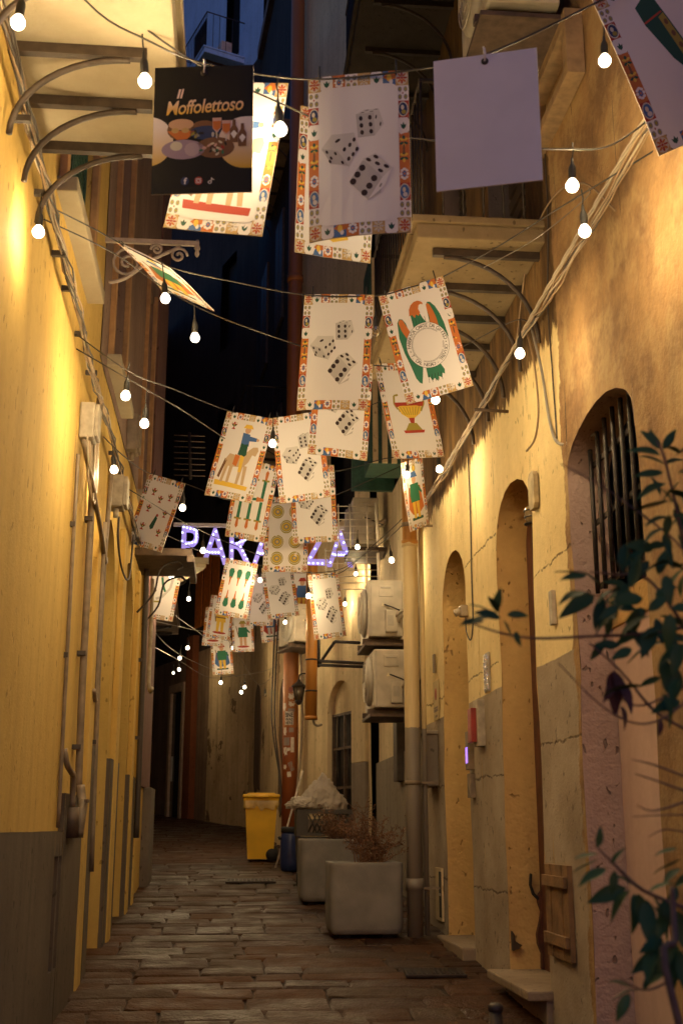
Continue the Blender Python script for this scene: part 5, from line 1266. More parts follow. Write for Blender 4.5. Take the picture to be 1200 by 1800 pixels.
ac('boxy unit behind the white wire rack', FR.P(15.2, at(625, 962, 15).z, .02), FR, .8, .34, .62, True)
ac('air conditioner on a shelf above the terracotta pipe', F4.P(2.55, at(520, 1132, 18.3).z, .04), F4, .8, .34, .58)
ac('old unit on a frame high at the top right', FR.P(6.05, 6.02, .10), FR, .75, .42, .62)
m = thing('timber_frame', 'wooden wall frame under the high unit at the top right', 'frame', FR.P(6.0, 5.3, 0))
for s0, s1, z0, z1 in ((5.62, 6.5, 5.86, 5.95), (5.62, 5.70, 5.6, 5.86), (6.42, 6.5, 5.6, 5.86), (5.62, 6.5, 5.54, 5.60)): part('rail', FR, s0, s1, z0, z1, .0, .10, plain('old_timber', (.28, .18, .09), .7, 0, .3, 12), m)
ac('round fan unit on the far balcony coloured dusk blue', F6.P(2.3, 20.9, .1), F6, .9, .3, .7, False)

# ------------------------------------------------------------------ white wire rack and black iron frame
rackm = plain('white_enamel_wire', (.66, .58, .46), .45)
RK = thing('wire_rack', 'white folding wire drying rack fixed above the air conditioners', 'rack', at(630, 1035, 14.0))
for row, (y0, y1, px0, px1, Y) in enumerate(((890, 960, 592, 664, 13.9), (968, 1036, 570, 664, 14.2))):
    for k in range(7):
        y = y0 + (y1 - y0) * k / 6; m = MB(); m.tube([at(px0, y, Y), at(px1, y, Y + .5)], .006, None, 5); m.build('rod', rackm, RK)
    for px in (px0 + 2, px0 + 22, px1 - 20): m = MB(); m.tube([at(px, y0 - 4, Y + .02), at(px + 2, y1 + 4, Y + .02)], .009, None, 5); m.build('upright', rackm, RK)
m = MB(); 
for (a, b) in (((660, 884), (664, 958)), ((664, 972), (666, 1034))): m.tube([at(a[0], a[1], 13.8), at(b[0], b[1], 13.8)], .02, None, 6)
m.build('side_bar', rackm, RK, kind='stuff')
IF = thing('iron_frame', 'black iron bracket frame jutting out below the upper air conditioner', 'frame', at(590, 1160, 15))
for a, b in (((560, 1162, 15.2), (640, 1166, 14.6)), ((560, 1169, 15.2), (640, 1172, 14.6)), ((562, 1166, 15.2), (588, 1128, 15.2)), ((588, 1128, 15.2), (632, 1130, 14.7)), ((560, 1120, 15.4), (560, 1172, 15.2))):
    m = MB(); m.tube([at(*a), at(*b)], .02, None, 4); m.build('bar', iron, IF)
# ------------------------------------------------------------------ lantern
LN = thing('wall_lantern', 'unlit black lantern in front of the terracotta pipe', 'lantern', at(525, 1236, 18.3)); c = at(525, 1236, 18.3)
m = MB(); m.lathe([(.0, .36), (.02, .36), (.03, .33), (.10, .27), (.125, .25), (.10, .245)], c, None, 6); m.build('cap', iron, LN)
m = MB(); m.lathe([(.05, .04), (.088, .245)], c, None, 6); m.build('glass_panes', glass('lantern_glass', (.10, .07, .04)), LN)
for k in range(6):
    a = 2 * PI * k / 6; m = MB(); m.tube([c + Vector((.052 * math.cos(a), .052 * math.sin(a), .03)), c + Vector((.092 * math.cos(a), .092 * math.sin(a), .25))], .007, None, 4); m.build('glazing_bar', iron, LN)
m = MB(); m.lathe([(0, -.03), (.03, -.02), (.06, .03), (.05, .045)], c, None, 8); m.build('base', iron, LN)
m = MB(); m.tube(smooth_path([c + Vector((0, 0, .36)), c + Vector((.02, .03, .44)), c + Vector((.12, .10, .46)), c + Vector((.2, .2, .40))], 4), .012, None, 6); m.build('arm', iron, LN)

# ------------------------------------------------------------------ purple letter sign
SG = thing('letter_sign', 'purple lit letter sign spanning the alley behind the cards', 'sign', at(450, 990, 15.5)); ys_ = 15.5
vio = emit('violet_lit_letter', (.38, .29, .80), .7); led = emit('white_led', (.65, .75, 1.0), 5.0); whitem = plain('white_sign_bar', (.6, .55, .55), .5)
zbase = at(400, 991, ys_).z
for ch, px in zip('PARANZA', (333, 377, 421, 466, 511, 556, 598)):
    vs, fs = text_geo(ch, .62, 0, .006); mx = [v.x for v in vs]; mid = (max(mx) + min(mx)) / 2; x0 = at(px, 990, ys_).x
    m = MB(); n = len(vs); zz = zbase + (.02 if ch != 'A' else 0)
    m.add([(x0 + (v.x - mid) * .80, ys_, zz + v.y * 1.12) for v in vs], fs); m.add([(x0 + (v.x - mid) * .80, ys_ + .05, zz + v.y * 1.12) for v in vs], fs); 
    o = m.build('letter', vio, SG)
    strokes = {'P': [(-.13, 0, -.13, .46), (-.13, .46, .1, .42), (.1, .42, .1, .26), (.1, .26, -.1, .22)], 'A': [(-.18, 0, 0, .46), (0, .46, .18, 0), (-.1, .14, .1, .14)], 'R': [(-.13, 0, -.13, .46), (-.1, .46, .1, .40), (.1, .3, -.08, .24), (0, .22, .15, 0)], 'N': [(-.15, 0, -.15, .46), (.15, .46, .15, 0)], 'Z': [(-.15, .46, .15, .46), (.15, .46, -.15, 0), (-.15, 0, .15, 0)]}[ch]
    d = MB()
    for a, b, c_, e in strokes:
        for k in range(4): t = (k + .3) / 4; d.lathe([(0, .008), (.011, .006), (.012, 0)], (x0 + (a + (c_ - a) * t) * .8, ys_ - .004, zz + (b + (e - b) * t) * 1.0 + .01), None, 6, Matrix.Rotation(PI / 2, 3, 'X'))
    d.build('led_dots', led, o, kind='stuff')
for py in (921,): m = MB(); p0, p1 = at(305, py, ys_), at(640, py, ys_); m.box(((p0.x + p1.x) / 2, ys_ + .03, p0.z), (p1.x - p0.x, .05, .045)); m.build('top_bar', whitem, SG)

# ------------------------------------------------------------------ small fittings on the right wall
def plate(name, label, cat, fr, s0, s1, z0, z1, d, mat, bev=.006): m = MB(); fbox(m, fr, s0, s1, z0, z1, 0.002, d, None, bev); return tag(m.build(name, mat, None, fr.P((s0 + s1) / 2, z0, 0)), label, cat)
m = MB(); m.prism([(-.07, -.09), (-.04, -.12), (.04, -.12), (.07, -.09), (.07, .09), (.04, .12), (-.04, .12), (-.07, .09)], lambda a, b, t: FR.P(7.06 + a, 3.54 + b, t), .0, .03)
tag(m.build('wall_plaque', plain('worn_stone_plaque', (.36, .28, .15), .7, 0, .3, 14), None, FR.P(7.06, 3.54, 0)), 'grey octagonal plaque right of the cracked arched door', 'plaque')
plate('doorbell_plate', 'narrow bell plate on the yellow wall behind the leaves', 'plate', FR, 6.70, 6.77, 2.64, 2.84, .03, boxm)
mt = NT('mirror_tile'); mt.b.inputs['Base Color'].default_value = (.7, .7, .65, 1); mt.b.inputs['Metallic'].default_value = 1; mt.b.inputs['Roughness'].default_value = .18; mt.bump(mt.noise(mt.pos(), 25, 2).outputs[0], .5, .02)
MT = thing('mirror_mosaic', 'small panel of glinting mirror tiles between the two arched doors', 'mosaic', FR.P(8.62, 2.5, 0))
part('backing', FR, 8.54, 8.71, 2.46, 2.74, .002, .012, boxm, MT)
for i in range(3):
    for j in range(5): part('mirror_piece', FR, 8.55 + i * .053, 8.597 + i * .053, 2.47 + j * .054, 2.519 + j * .054, .012, .017 + .002 * ((i + j) % 2), mt.mat, MT)
RBx = thing('red_box', 'red and grey box on the grey skirt between the arched doors', 'box', FR.P(8.86, 2.1, 0)); part('case', FR, 8.76, 8.92, 2.08, 2.42, .0, .06, boxm, RBx, .006); part('red_cover', FR, 8.80, 8.94, 2.11, 2.36, .06, .10, plain('red_plastic', (.30, .03, .02), .4), RBx, .006)
IC = thing('intercom', 'grey intercom with a small purple lit screen beside the far arched door', 'intercom', FR.P(9.27, 1.95, 0)); part('case', FR, 9.20, 9.31, 1.93, 2.22, 0, .05, conduit, IC, .005); part('screen', FR, 9.22, 9.29, 1.98, 2.10, .05, .053, emit('violet_screen', (.35, .18, .9), 1.6), IC)
plate('key_box', 'small dark box directly below the intercom', 'box', FR, 9.17, 9.27, 1.72, 1.90, .05, conduit)
MX = thing('meter_cabinet', 'grey metal meter cabinet with a sloping top right of the drainpipe', 'cabinet', FR.P(11.0, 1.9, 0)); part('case', FR, 10.82, 11.25, 1.86, 2.32, 0, .13, greywall, MX, .012); part('door', FR, 10.85, 11.22, 1.89, 2.29, .13, .145, greywall, MX, .005); part('lid', FR, 10.8, 11.27, 2.32, 2.35, 0, .17, boxm, MX, .004); part('lock', FR, 11.17, 11.19, 2.02, 2.08, .145, .155, iron, MX)
VN = thing('vent_hatch', 'low cream hatch with a black slot beside the far arched door', 'hatch', FR.P(10.75, .8, 0)); part('frame', FR, 10.68, 11.0, .72, 1.16, 0, .02, creamfar, VN, .004); part('slot', FR, 10.69, 10.80, .75, 1.13, .02, .023, black, VN); part('latch', FR, 10.70, 10.78, .93, .95, .023, .03, acd, VN)
SGN = thing('notice', 'faded paper notice with a red ring on the wall above the meter cabinet', 'notice', FR.P(10.85, 2.5, 0)); part('sheet', FR, 10.72, 11.0, 2.45, 2.80, .002, .006, plain('faded_paper', (.58, .45, .22), .8), SGN)
m = MB(); m.lathe([(.045, 0), (.055, .001), (.055, .002), (.045, .002)], FR.P(10.86, 2.68, .006), None, 18, Matrix((FR.u, Vector((0, 0, 1)), FR.n)).transposed()); m.build('red_ring', plain('faded_red_ink', (.42, .12, .06), .8), SGN)
for z0, z1, a, b in ((2.52, 2.545, 10.76, 10.96), (2.55, 2.565, 10.76, 10.96), (2.47, 2.49, 10.80, 10.90)): part('print_line', FR, a, b, z0, z1, .006, .008, conduit, SGN)
plate('mail_slot', 'narrow dark slot plate above the faded notice', 'plate', FR, 10.86, 10.93, 2.88, 3.05, .02, conduit)
WD = thing('wooden_hatch', 'weathered wooden hatch low on the right wall beside the cracked door', 'hatch', FR.P(6.88, .9, 0)); wd = plain('weathered_hatch_wood', (.20, .11, .045), .7, 0, .35, 9, .4)
for k in range(4): part('board', FR, 6.64 + k * .118, 6.752 + k * .118, .80, 1.30, .0, .03 + .003 * (k % 2), wd, WD, .003)
for z in (.87, 1.18): part('batten', FR, 6.64, 7.10, z, z + .06, .034, .055, wd, WD, .003)
m = MB(); m.lathe([(.0, -.10), (.04, -.09), (.055, -.04), (.05, .02), (.03, .04)], FR.P(7.62, 3.56, -.12), None, 12); LB = thing('bulkhead_lamp', 'unlit caged lamp in the head of the cracked arched door', 'lamp', FR.P(7.62, 3.56, -.12)); m.build('glass', glass('lamp_glass', (.2, .14, .07)), LB)
m = MB(); m.tube([FR.P(7.62, 3.6, -.12), FR.P(7.62, 3.72, -.12)], .02, None, 8); m.build('stem', iron, LB)
for k in range(3): m = MB(); m.lathe([(.060, -.004), (.060, .004)], FR.P(7.62, 3.56 - .045 * k, -.12), None, 12); m.build('cage_ring', iron, LB)
# broken render at the foot of the cracked door's far jamb
hm = MB(); hole = [(-.236, .60), (-.20, .605), (-.205, .70), (-.182, .76), (-.178, .82), (-.20, .90), (-.212, .96), (-.192, 1.02), (-.198, 1.07), (-.236, 1.12)]; hm.prism(hole, lambda a, b, t: Vector((1.87 - a, 8.222 + t, b)), -.05, .004)
hm.build('broken_render', doorred, Rb)
hm = MB(); hole = [(-.20, 1.05), (-.17, 1.08), (-.152, 1.13), (-.158, 1.20), (-.150, 1.205), (-.143, 1.13), (-.160, 1.07), (-.195, 1.035)]; hm.prism(hole, lambda a, b, t: Vector((1.87 - a, 8.222 + t, b)), -.05, .004); hm.build('crack_in_render', black, Rb)
hm = MB(); hole = [(-.012, .72), (-.05, .73), (-.075, .755), (-.05, .765), (-.03, .78), (-.025, .82), (-.012, .84)]; hm.prism(hole, lambda a, b, t: Vector((1.87 - a, 8.222 + t, b)), -.05, .004); hm.build('broken_render', plain('grimy_rubble', (.05, .03, .018), .9), Rb)
# ------------------------------------------------------------------ planters, bins and clutter on the ground
conc = plain('grey_concrete_planter', (.20, .185, .165), .85, 0, .22, 4, .35); soil = plain('dry_soil', (.05, .035, .025), .9, 0, .4, 30, .5)
twigm = plain('dry_brown_twig', (.17, .085, .045), .8, 0, .4, 20); dryleaf = plain('dry_russet_leaf', (.15, .065, .03), .8, 0, .4, 20)
def planter(label, x0, x1, y0, h, dep):
    z0 = gz(y0 + dep / 2) - .01; cx, cy_ = (x0 + x1) / 2, y0 + dep / 2; B = thing('planter', label, 'planter', (cx, cy_, z0))
    bm = bmesh.new(); W_, D_ = (x1 - x0), dep
    def ringv(s, z, r):
        out = []
        for qx, qy, a0 in ((1, 1, 0), (-1, 1, PI / 2), (-1, -1, PI), (1, -1, 3 * PI / 2)):
            for k in range(6):
                a = a0 + PI / 2 * k / 5; out.append(bm.verts.new((qx * (W_ / 2 * s - r) + r * math.cos(a), qy * (D_ / 2 * s - r) + r * math.sin(a), z)))
        return out
    rings = [ringv(.88, .02, .05), ringv(.95, .03, .06), ringv(.985, .07, .07), ringv(1.0, .14, .07), ringv(1.0, h - .03, .06), ringv(.995, h - .006, .06), ringv(.98, h, .055), ringv(.86, h, .04), ringv(.85, h - .08, .04)]
    for a, b in zip(rings, rings[1:]):
        n = len(a)
        for k in range(n): bm.faces.new((a[k], a[(k + 1) % n], b[(k + 1) % n], b[k]))
    bm.faces.new(rings[0][::-1]); me = bpy.data.meshes.new('tub'); bm.to_mesh(me); bm.free(); me.materials.append(conc); me.polygons.foreach_set('use_smooth', [True] * len(me.polygons)); link('tub', me, B)
    m = MB(); 
    for sx in (-1, 1):
        for sy in (-1, 1): m.box((cx + sx * W_ * .3, cy_ + sy * D_ * .3, z0 + .01), (.1, .1, .03))
    m.build('feet', black, B, kind='stuff')
    m = MB(); n = 8; m.add([(cx + (i / n - .5) * W_ * .84, cy_ + (j / n - .5) * D_ * .84, z0 + h - .06 + random.uniform(-.015, .02)) for j in range(n + 1) for i in range(n + 1)], [(j * (n + 1) + i, j * (n + 1) + i + 1, (j + 1) * (n + 1) + i + 1, (j + 1) * (n + 1) + i) for j in range(n) for i in range(n)]); m.build('soil', soil, B)
    return B, Vector((cx, cy_, z0 + h - .06))
pB1, top1 = planter('nearer square concrete planter with russet dry plant', .87, 1.49, 10.46, .60, .62)
pB2, top2 = planter('farther square concrete planter half behind the first one', .755, 1.40, 12.75, .64, .62)
def dry_plant(label, base, spread, h, n, seed, leaves=900):
    rn = random.Random(seed); B = thing('dry_plant', label, 'plant', base); m = MB(); lf = MB()
    for k in range(n):
        b = base + Vector((rn.uniform(-.1, .1), rn.uniform(-.1, .1), -.02)); a = rn.uniform(0, 6.28); lean = rn.uniform(.1, 1.0) * spread; hh = h * rn.uniform(.35, 1.0)
        pts = [b]; 
        for i in range(1, 6):
            t = i / 5; pts.append(b + Vector((math.cos(a) * lean * t ** 1.3 + rn.uniform(-.03, .03), math.sin(a) * lean * t ** 1.3 + rn.uniform(-.03, .03), hh * t * (1 - .15 * t) + rn.uniform(-.02, .02))))
        m.tube(pts, .006, None, 4, True, .002)
        for i in range(2, 6):
            for q in range(3):
                d = Vector((rn.uniform(-1, 1), rn.uniform(-1, 1), rn.uniform(-.1, .9))).normalized() * rn.uniform(.04, .13); m.tube([pts[i], pts[i] + d * .5 + Vector((0, 0, .01)), pts[i] + d], .0025, None, 3, False)
                for w_ in range(max(1, leaves // (n * 12))):
                    c = pts[i] + d * rn.uniform(.2, 1.1) + Vector((rn.uniform(-.02, .02), rn.uniform(-.02, .02), rn.uniform(-.02, .02))); u = Vector((rn.uniform(-1, 1), rn.uniform(-1, 1), rn.uniform(-1, 1))).normalized(); v = u.cross(Vector((rn.uniform(-1, 1), rn.uniform(-1, 1), rn.uniform(-1, 1)))).normalized(); s = rn.uniform(.006, .016)
                    lf.add([c - u * s, c + v * s * .35, c + u * s, c - v * s * .35], [(0, 1, 2, 3)])
    m.build('twigs', twigm, B, kind='stuff'); lf.build('dry_leaves', dryleaf, B, kind='stuff'); return B
dry_plant('wiry russet dry plant growing in the nearer planter', top1 + Vector((.05, 0, 0)), .34, .50, 26, 3, 1900)
dry_plant('tall thin dead stalks at the back of the nearer planter', top1 + Vector((.08, .2, 0)), .2, .68, 9, 9, 250)
dry_plant('dark dry bush growing in the farther planter', top2 + Vector((.1, .05, 0)), .3, .42, 22, 4, 1600)
# yellow wheelie bin
ybin = plain('yellow_plastic_bin', (.80, .46, .012), .4, 0, .10, 4); bagm = NT('thin_plastic_bag'); bagm.b.inputs['Base Color'].default_value = (.62, .53, .42, 1); bagm.b.inputs['Roughness'].default_value = .3; bagm.b.inputs['Transmission Weight'].default_value = .35; bagm.bump(bagm.noise(bagm.pos(), 22, 4, .7).outputs[0], .8, .03); bagm = bagm.mat
rubber = plain('black_rubber', (.018, .017, .016), .7)
zb = gz(17.9); YB = thing('wheelie_bin', 'yellow wheelie bin with a torn liner under its lid', 'bin', (.49, 17.95, zb))
def taper(c, z0, z1, w0, d0, w1, d1): 
    return [(c[0] + sx * w / 2, c[1] + sy * d / 2, z) for z, w, d in ((z0, w0, d0), (z1, w1, d1)) for sx, sy in ((-1, -1), (1, -1), (1, 1), (-1, 1))], [(0, 3, 2, 1), (4, 5, 6, 7), (0, 1, 5, 4), (1, 2, 6, 5), (2, 3, 7, 6), (3, 0, 4, 7)]
cb = (.475, 17.95)
m = MB(); m.add(*taper(cb, zb + .03, zb + .84, .36, .40, .46, .50)); m.build('bin_body', ybin, YB)
m = MB(); m.add(*taper(cb, zb + .84, zb + .875, .50, .54, .51, .55)); m.build('rim', ybin, YB)
m = MB(); m.box((cb[0], cb[1] - .01, zb + .905), (.53, .58, .05), None, None, .02); m.box((cb[0], cb[1], zb + .935), (.40, .44, .03), None, None, .012); m.build('lid', ybin, YB)
m = MB(); m.box((cb[0], cb[1] - .315, zb + .895), (.18, .06, .03), None, None, .01); m.build('lid_grip', ybin, YB)
for sx in (.16, ): m = MB(); m.tube([(cb[0] + .19, cb[1] - .12, zb + .10), (cb[0] + .25, cb[1] - .12, zb + .10)], .10, None, 18); w_ = m.build('wheel', rubber, YB); m = MB(); m.tube([(cb[0] + .18, cb[1] - .225, zb + .10), (cb[0] + .22, cb[1] - .225, zb + .10)], .04, None, 12); m.build('hub', acd, w_)
m = MB(); m.lathe([(.0, 0), (.075, 0), (.085, .01), (.085, .04), (.0, .04)], (cb[0] + .16, cb[1] - .23, zb + .09), None, 18, Matrix.Rotation(PI / 2, 3, 'X')); w2_ = m.build('wheel', rubber, YB)
m = MB(); n = 22; vs = []
for i in range(n * 4):
    t = i / (n * 4); e = int(t * 4); f = t * 4 - e; cs = [(-1, -1), (1, -1), (1, 1), (-1, 1)]; a, b = cs[e % 4], cs[(e + 1) % 4]; x = a[0] + (b[0] - a[0]) * f; y = a[1] + (b[1] - a[1]) * f
    drop = .13 + .09 * noise.noise(Vector((i * .31, 0, 2))) 
    wv = .012 * noise.noise(Vector((i * .8, 5, 1)))
    vs += [(cb[0] + x * (.245), cb[1] + y * .265, zb + .86), (cb[0] + x * (.25 + wv), cb[1] + y * (.275 + wv), zb + .86 - drop * .5), (cb[0] + x * (.247 + wv * 2), cb[1] + y * (.27 + wv * 2), zb + .86 - drop)]
N_ = n * 4; m.add(vs, [f for i in range(N_) for f in ((3 * i, 3 * ((i + 1) % N_), 3 * ((i + 1) % N_) + 1, 3 * i + 1), (3 * i + 1, 3 * ((i + 1) % N_) + 1, 3 * ((i + 1) % N_) + 2, 3 * i + 2))], None, True)
m.build('torn_liner', plain('yellowish_liner', (.55, .36, .10), .35), YB)
# blue drum
BD = thing('plastic_drum', 'dark blue plastic drum with a black lid beside the white pole', 'drum', (.83, 16.35, gz(16.35))); bc = Vector((.83, 16.35, gz(16.35)))
m = MB(); m.lathe([(.10, 0), (.125, .02), (.135, .1), (.135, .38), (.125, .46), (.10, .50)], bc, None, 20); m.build('drum_body', plain('blue_drum', (.02, .035, .12), .4), BD)
m = MB(); m.lathe([(.12, .49), (.128, .50), (.128, .55), (.11, .565), (0, .565)], bc, None, 20); m.build('lid', rubber, BD)
m = MB(); m.tube([bc + Vector((-.135, -.03, .40)), bc + Vector((-.155, -.03, .44))], .02, None, 6); m.build('clasp', rubber, BD)
m = MB(); p0, p1 = at(484, 1526, 16.9), at(532, 1355, 17.5); m.tube([p0, p0.lerp(p1, .5) + Vector((.004, 0, 0)), p1], .014, None, 8); tag(m.build('leaning_pole', plain('worn_white_pole', (.5, .42, .32), .6, 0, .4, 9), None, p0), 'worn white pole leaning between the yellow bin and the blue drum', 'pole')
# dark rubbish crate with bag
zb = gz(14.6); CR = thing('rubbish_container', 'tall dark container with a lattice crate top behind the planters', 'container', (1.1, 14.6, zb)); dk = plain('dark_olive_plastic', (.045, .04, .03), .5, 0, .2, 8)
m = MB(); m.add(*taper((1.12, 14.6), zb + .05, zb + .55, .56, .5, .62, .56)); m.build('container_body', dk, CR)
x0_, x1_, z0_, z1_ = .80, 1.44, zb + .56, zb + .86
for a, b, c_, d_ in ((x0_, x1_, z0_, z0_ + .04), (x0_, x1_, z1_ - .05, z1_), (x0_, x0_ + .13, z0_ + .04, z1_ - .05), (x1_ - .04, x1_, z0_ + .04, z1_ - .05)): m = MB(); m.box(((a + b) / 2, 14.32, (c_ + d_) / 2), (b - a, .03, d_ - c_)); m.build('crate_rail', dk, CR)
for k in range(9):
    xs = x0_ + .13 + k * .055
    for sg in (-1, 1): m = MB(); m.tube([(xs + .1 * (sg < 0), 14.322, z0_ + .04), (xs + .1 * (sg > 0), 14.322, z1_ - .05)], .008, None, 4); m.build('lattice_bar', dk, CR)
m = MB(); m.box((x0_ + .015, 14.6, (z0_ + z1_) / 2), (.03, .54, z1_ - z0_)); m.build('crate_side', dk, CR)
m = MB(); m.box((1.12, 14.6, z0_ + .1), (.56, .46, .18), None, None, .03); m.build('contents', conduit, CR)
m = MB(); m.lathe([(0, 0), (.07, 0), (.08, .01), (.08, .05), (0, .05)], (.80, 14.36, zb + .08), None, 16, Matrix.Rotation(PI / 2, 3, 'Y')); m.build('wheel', rubber, CR)
def sack(label, c, sx, sy, h, seed, peak=0.0, mat=bagm):
    bm = bmesh.new(); bmesh.ops.create_icosphere(bm, subdivisions=5, radius=1)
    for v in bm.verts:
        n1 = noise.noise(v.co * 1.7 + Vector((seed, 0, 0))); n2 = noise.noise(v.co * 4.5 + Vector((seed, 3, 0))); r_ = noise.noise(v.co * 9 + Vector((1, seed, 0)))
        f = 1 + .20 * n1 + .20 * abs(n2) + .10 * abs(r_); z = max(-.35, v.co.z) * f
        pinch = 1 - peak * max(0, v.co.z) ** 1.3
        v.co = Vector((v.co.x * f * sx * pinch, v.co.y * f * sy * pinch, z * h + (peak * h * .5 * max(0, v.co.z) ** 3)))
    me = bpy.data.meshes.new('rubbish_bag'); bm.to_mesh(me); bm.free(); me.materials.append(mat); me.polygons.foreach_set('use_smooth', [True] * len(me.polygons))
    return tag(link('rubbish_bag', me, None, c), label, 'bag')
ztop = zb + .86
sack('low wrinkled plastic bag drooping over the left edge of the dark container', Vector((.90, 14.5, ztop + .05)), .20, .22, .10, 2)
sack('peaked translucent plastic bag standing on the dark container', Vector((1.12, 14.65, ztop + .07)), .25, .22, .25, 7, .52)
for k, (x, y, a) in enumerate(((.98, 14.75, .3), (1.05, 14.9, -.4), (1.3, 14.8, .2))): m = MB(); m.box((x, y, ztop + .10 + .03 * k), (.16, .02, .05 if k < 2 else .09), None, Euler((.2, .3, a))); tag(m.build('rubbish_scrap', [stw, conduit, acd][k], None, (x, y, ztop + .1)), ['pale scrap of carton behind the plastic bags', 'brown scrap of wood behind the plastic bags', 'grey metal scrap right of the peaked bag'][k], 'scrap')
# drain covers, bollard
def cover(label, x, y, w_, d_, rz, mat):
    B = thing('drain_cover', label, 'cover', (x, y, gz(y) + .012)); M = Matrix.Rotation(rz, 3, 'Z') @ Matrix.Rotation(tilt, 3, 'X')
    m = MB(); m.box((x, y, gz(y) + .012), (w_, d_, .02), None, M, .004); m.build('plate', mat, B)
    m = MB()
    for i in range(12):
        for j in range(5): m.box(Vector((x, y, gz(y) + .024)) + M @ Vector(((i + .5) / 12 * w_ * .94 - w_ * .47, (j + .5) / 5 * d_ * .9 - d_ * .45, 0)), (w_ / 18, d_ / 9, .006), None, M)
    m.build('tread_studs', mat, B, kind='stuff')
cover('dark tread drain cover in front of the far arched door', 1.46, 8.78, .42, .26, -.06, iron)
cover('flat iron drain cover in the middle of the alley', .29, 15.05, .60, .35, .0, iron)
BO = thing('bollard', 'short dark post at the bottom edge of the view', 'post', (1.03, 4.8, gz(4.8))); m = MB(); m.tube([(1.03, 4.8, gz(4.8)), (1.03, 4.8, .83)], .026, None, 12); m.build('post', iron, BO); m = MB(); m.lathe([(.026, .0), (.03, .004), (.03, .02), (.02, .03), (0, .032)], (1.03, 4.8, .825), None, 12); m.build('cap', iron, BO); m = MB(); m.lathe([(.06, 0), (.06, .015), (.028, .02)], (1.03, 4.8, gz(4.8)), None, 12); m.build('foot', iron, BO)
# glass door, orange window and shutters at the end of the alley
GD = thing('glass_door', 'tall dark glass door in a pale frame at the end of the alley', 'door', F6.P(4.45, gz(30), 0))
part('glass', F6, 4.05, 4.85, 1.7, 4.75, .03, .05, darkglass, GD); pf = plain('pale_door_frame', (.42, .30, .20), .6, 0, .15, 8)
for a, b, c_, d_ in ((3.92, 4.05, 1.6, 4.95), (4.85, 5.0, 1.6, 4.95), (4.05, 4.85, 4.75, 4.95)): part('frame', F6, a, b, c_, d_, 0, .12, pf, GD)
part('door_pull', F6, 4.72, 4.75, 2.6, 3.2, .05, .09, acd, GD)
OW = thing('orange_shutters', 'louvred shutters coloured with an orange glow behind a dark railing far up the alley', 'shutters', F6.P(2.6, 6.3, 0)); og = plain('orange_glow_colour', (.55, .16, .02), .5, 0, .2, 8)  # orange light on the shutters is put into their colour
for k in range(3):
    for q in range(4): part('board', F6, 2.0 + k * .55 + q * .11, 2.1 + k * .55 + q * .11, 6.2, 8.1, .0, .03, og, OW)
RP = thing('rust_red_pilaster', 'rust red painted pilaster right of the glass door', 'pilaster', F6.P(3.5, 1.7, 0)); part('shaft', F6, 3.25, 3.7, 1.7, 6.0, 0, .15, plaster('rust_red_paint', (.26, .085, .03), (.16, .05, .02), .3, .2), RP)
# distant drying rack high on the far left
DR = thing('drying_rack', 'dim clothes rack on a far balcony above the purple sign', 'rack', at(333, 840, 16.5))
for k in range(8): y = 765 + k * 10; m = MB(); m.tube([at(306, y, 16.6), at(360, y + 2, 16.4)], .006, None, 4); m.build('rod', conduit, DR)
m = MB(); m.tube([at(333, 760, 16.5), at(335, 842, 16.5)], .025, None, 4); m.build('post', iron, DR)
# ------------------------------------------------------------------ shrub in the right foreground
leafm = NT('dark_green_leaf'); leafm.b.inputs['Roughness'].default_value = .5; leafm.b.inputs['Specular IOR Level'].default_value = .25
_oi = leafm.n('ShaderNodeObjectInfo'); leafm.color(leafm.mix(_oi.outputs['Random'], (.024, .056, .014), (.065, .11, .024))); leafm.b.inputs['Subsurface Weight'].default_value = 0.0; leafm = leafm.mat
stemm = plain('brown_stem', (.13, .065, .04), .7, 0, .3, 30); deadm = plain('dead_brown_leaf', (.085, .025, .018), .7, 0, .4, 30)
def leaf_mesh(mat, k):
    rn = random.Random(k); n = 7; vs = []; fs = []
    for i in range(n + 1):
        t = i / n; w_ = .21 * math.sin(PI * min(1, t ** .85)) ** .9 * (1 - .25 * t) + (.004 if 0 < i < n else 0); dr = -.16 * t * t - .03 * math.sin(t * 5 + k)
        vs += [(t, -w_, dr + .05 * w_ / .2), (t, 0, dr - .02), (t, w_, dr + .05 * w_ / .2)]
    for i in range(n): fs += [(3 * i, 3 * i + 3, 3 * i + 4, 3 * i + 1), (3 * i + 1, 3 * i + 4, 3 * i + 5, 3 * i + 2)]
    me = bpy.data.meshes.new('leaf'); me.from_pydata([Vector(v) for v in vs], [], fs); me.materials.append(mat); me.polygons.foreach_set('use_smooth', [True] * len(fs)); me.update(); return me
LM = [leaf_mesh(leafm, k) for k in range(4)]; LD = leaf_mesh(deadm, 9)
SY = 2.2
SH = thing('leafy_shrub', 'dark green leafy shrub reaching in from the right foreground', 'shrub', (1.12, 2.35, gz(2.35)))
base = Vector((1.12, 2.35, gz(2.35)))
def twig(pts, r0, r1): 
    P0 = smooth_path(pts, 5); m = MB(); m.tube(P0, r0, None, 6, True, r1); m.build('branch', stemm, SH); return P0
trunk = twig([base, base + Vector((.02, .0, .5)), base + Vector((-.03, .02, 1.0)), base + Vector((.0, 0, 1.5)), base + Vector((-.04, -.02, 2.0))], .016, .008)
S = lambda x, y, dy=0.0: at(x, y, SY + dy)
twig([S(1215, 1100), S(1120, 1115, .03), S(1040, 1118, .05), S(940, 1122, .04), S(870, 1110, .02), S(815, 1090, 0)], .0042, .0015)
twig([S(1230, 900, .1), S(1205, 960, .06), S(1185, 880, .02), S(1165, 800, 0), S(1150, 770, 0)], .005, .002)
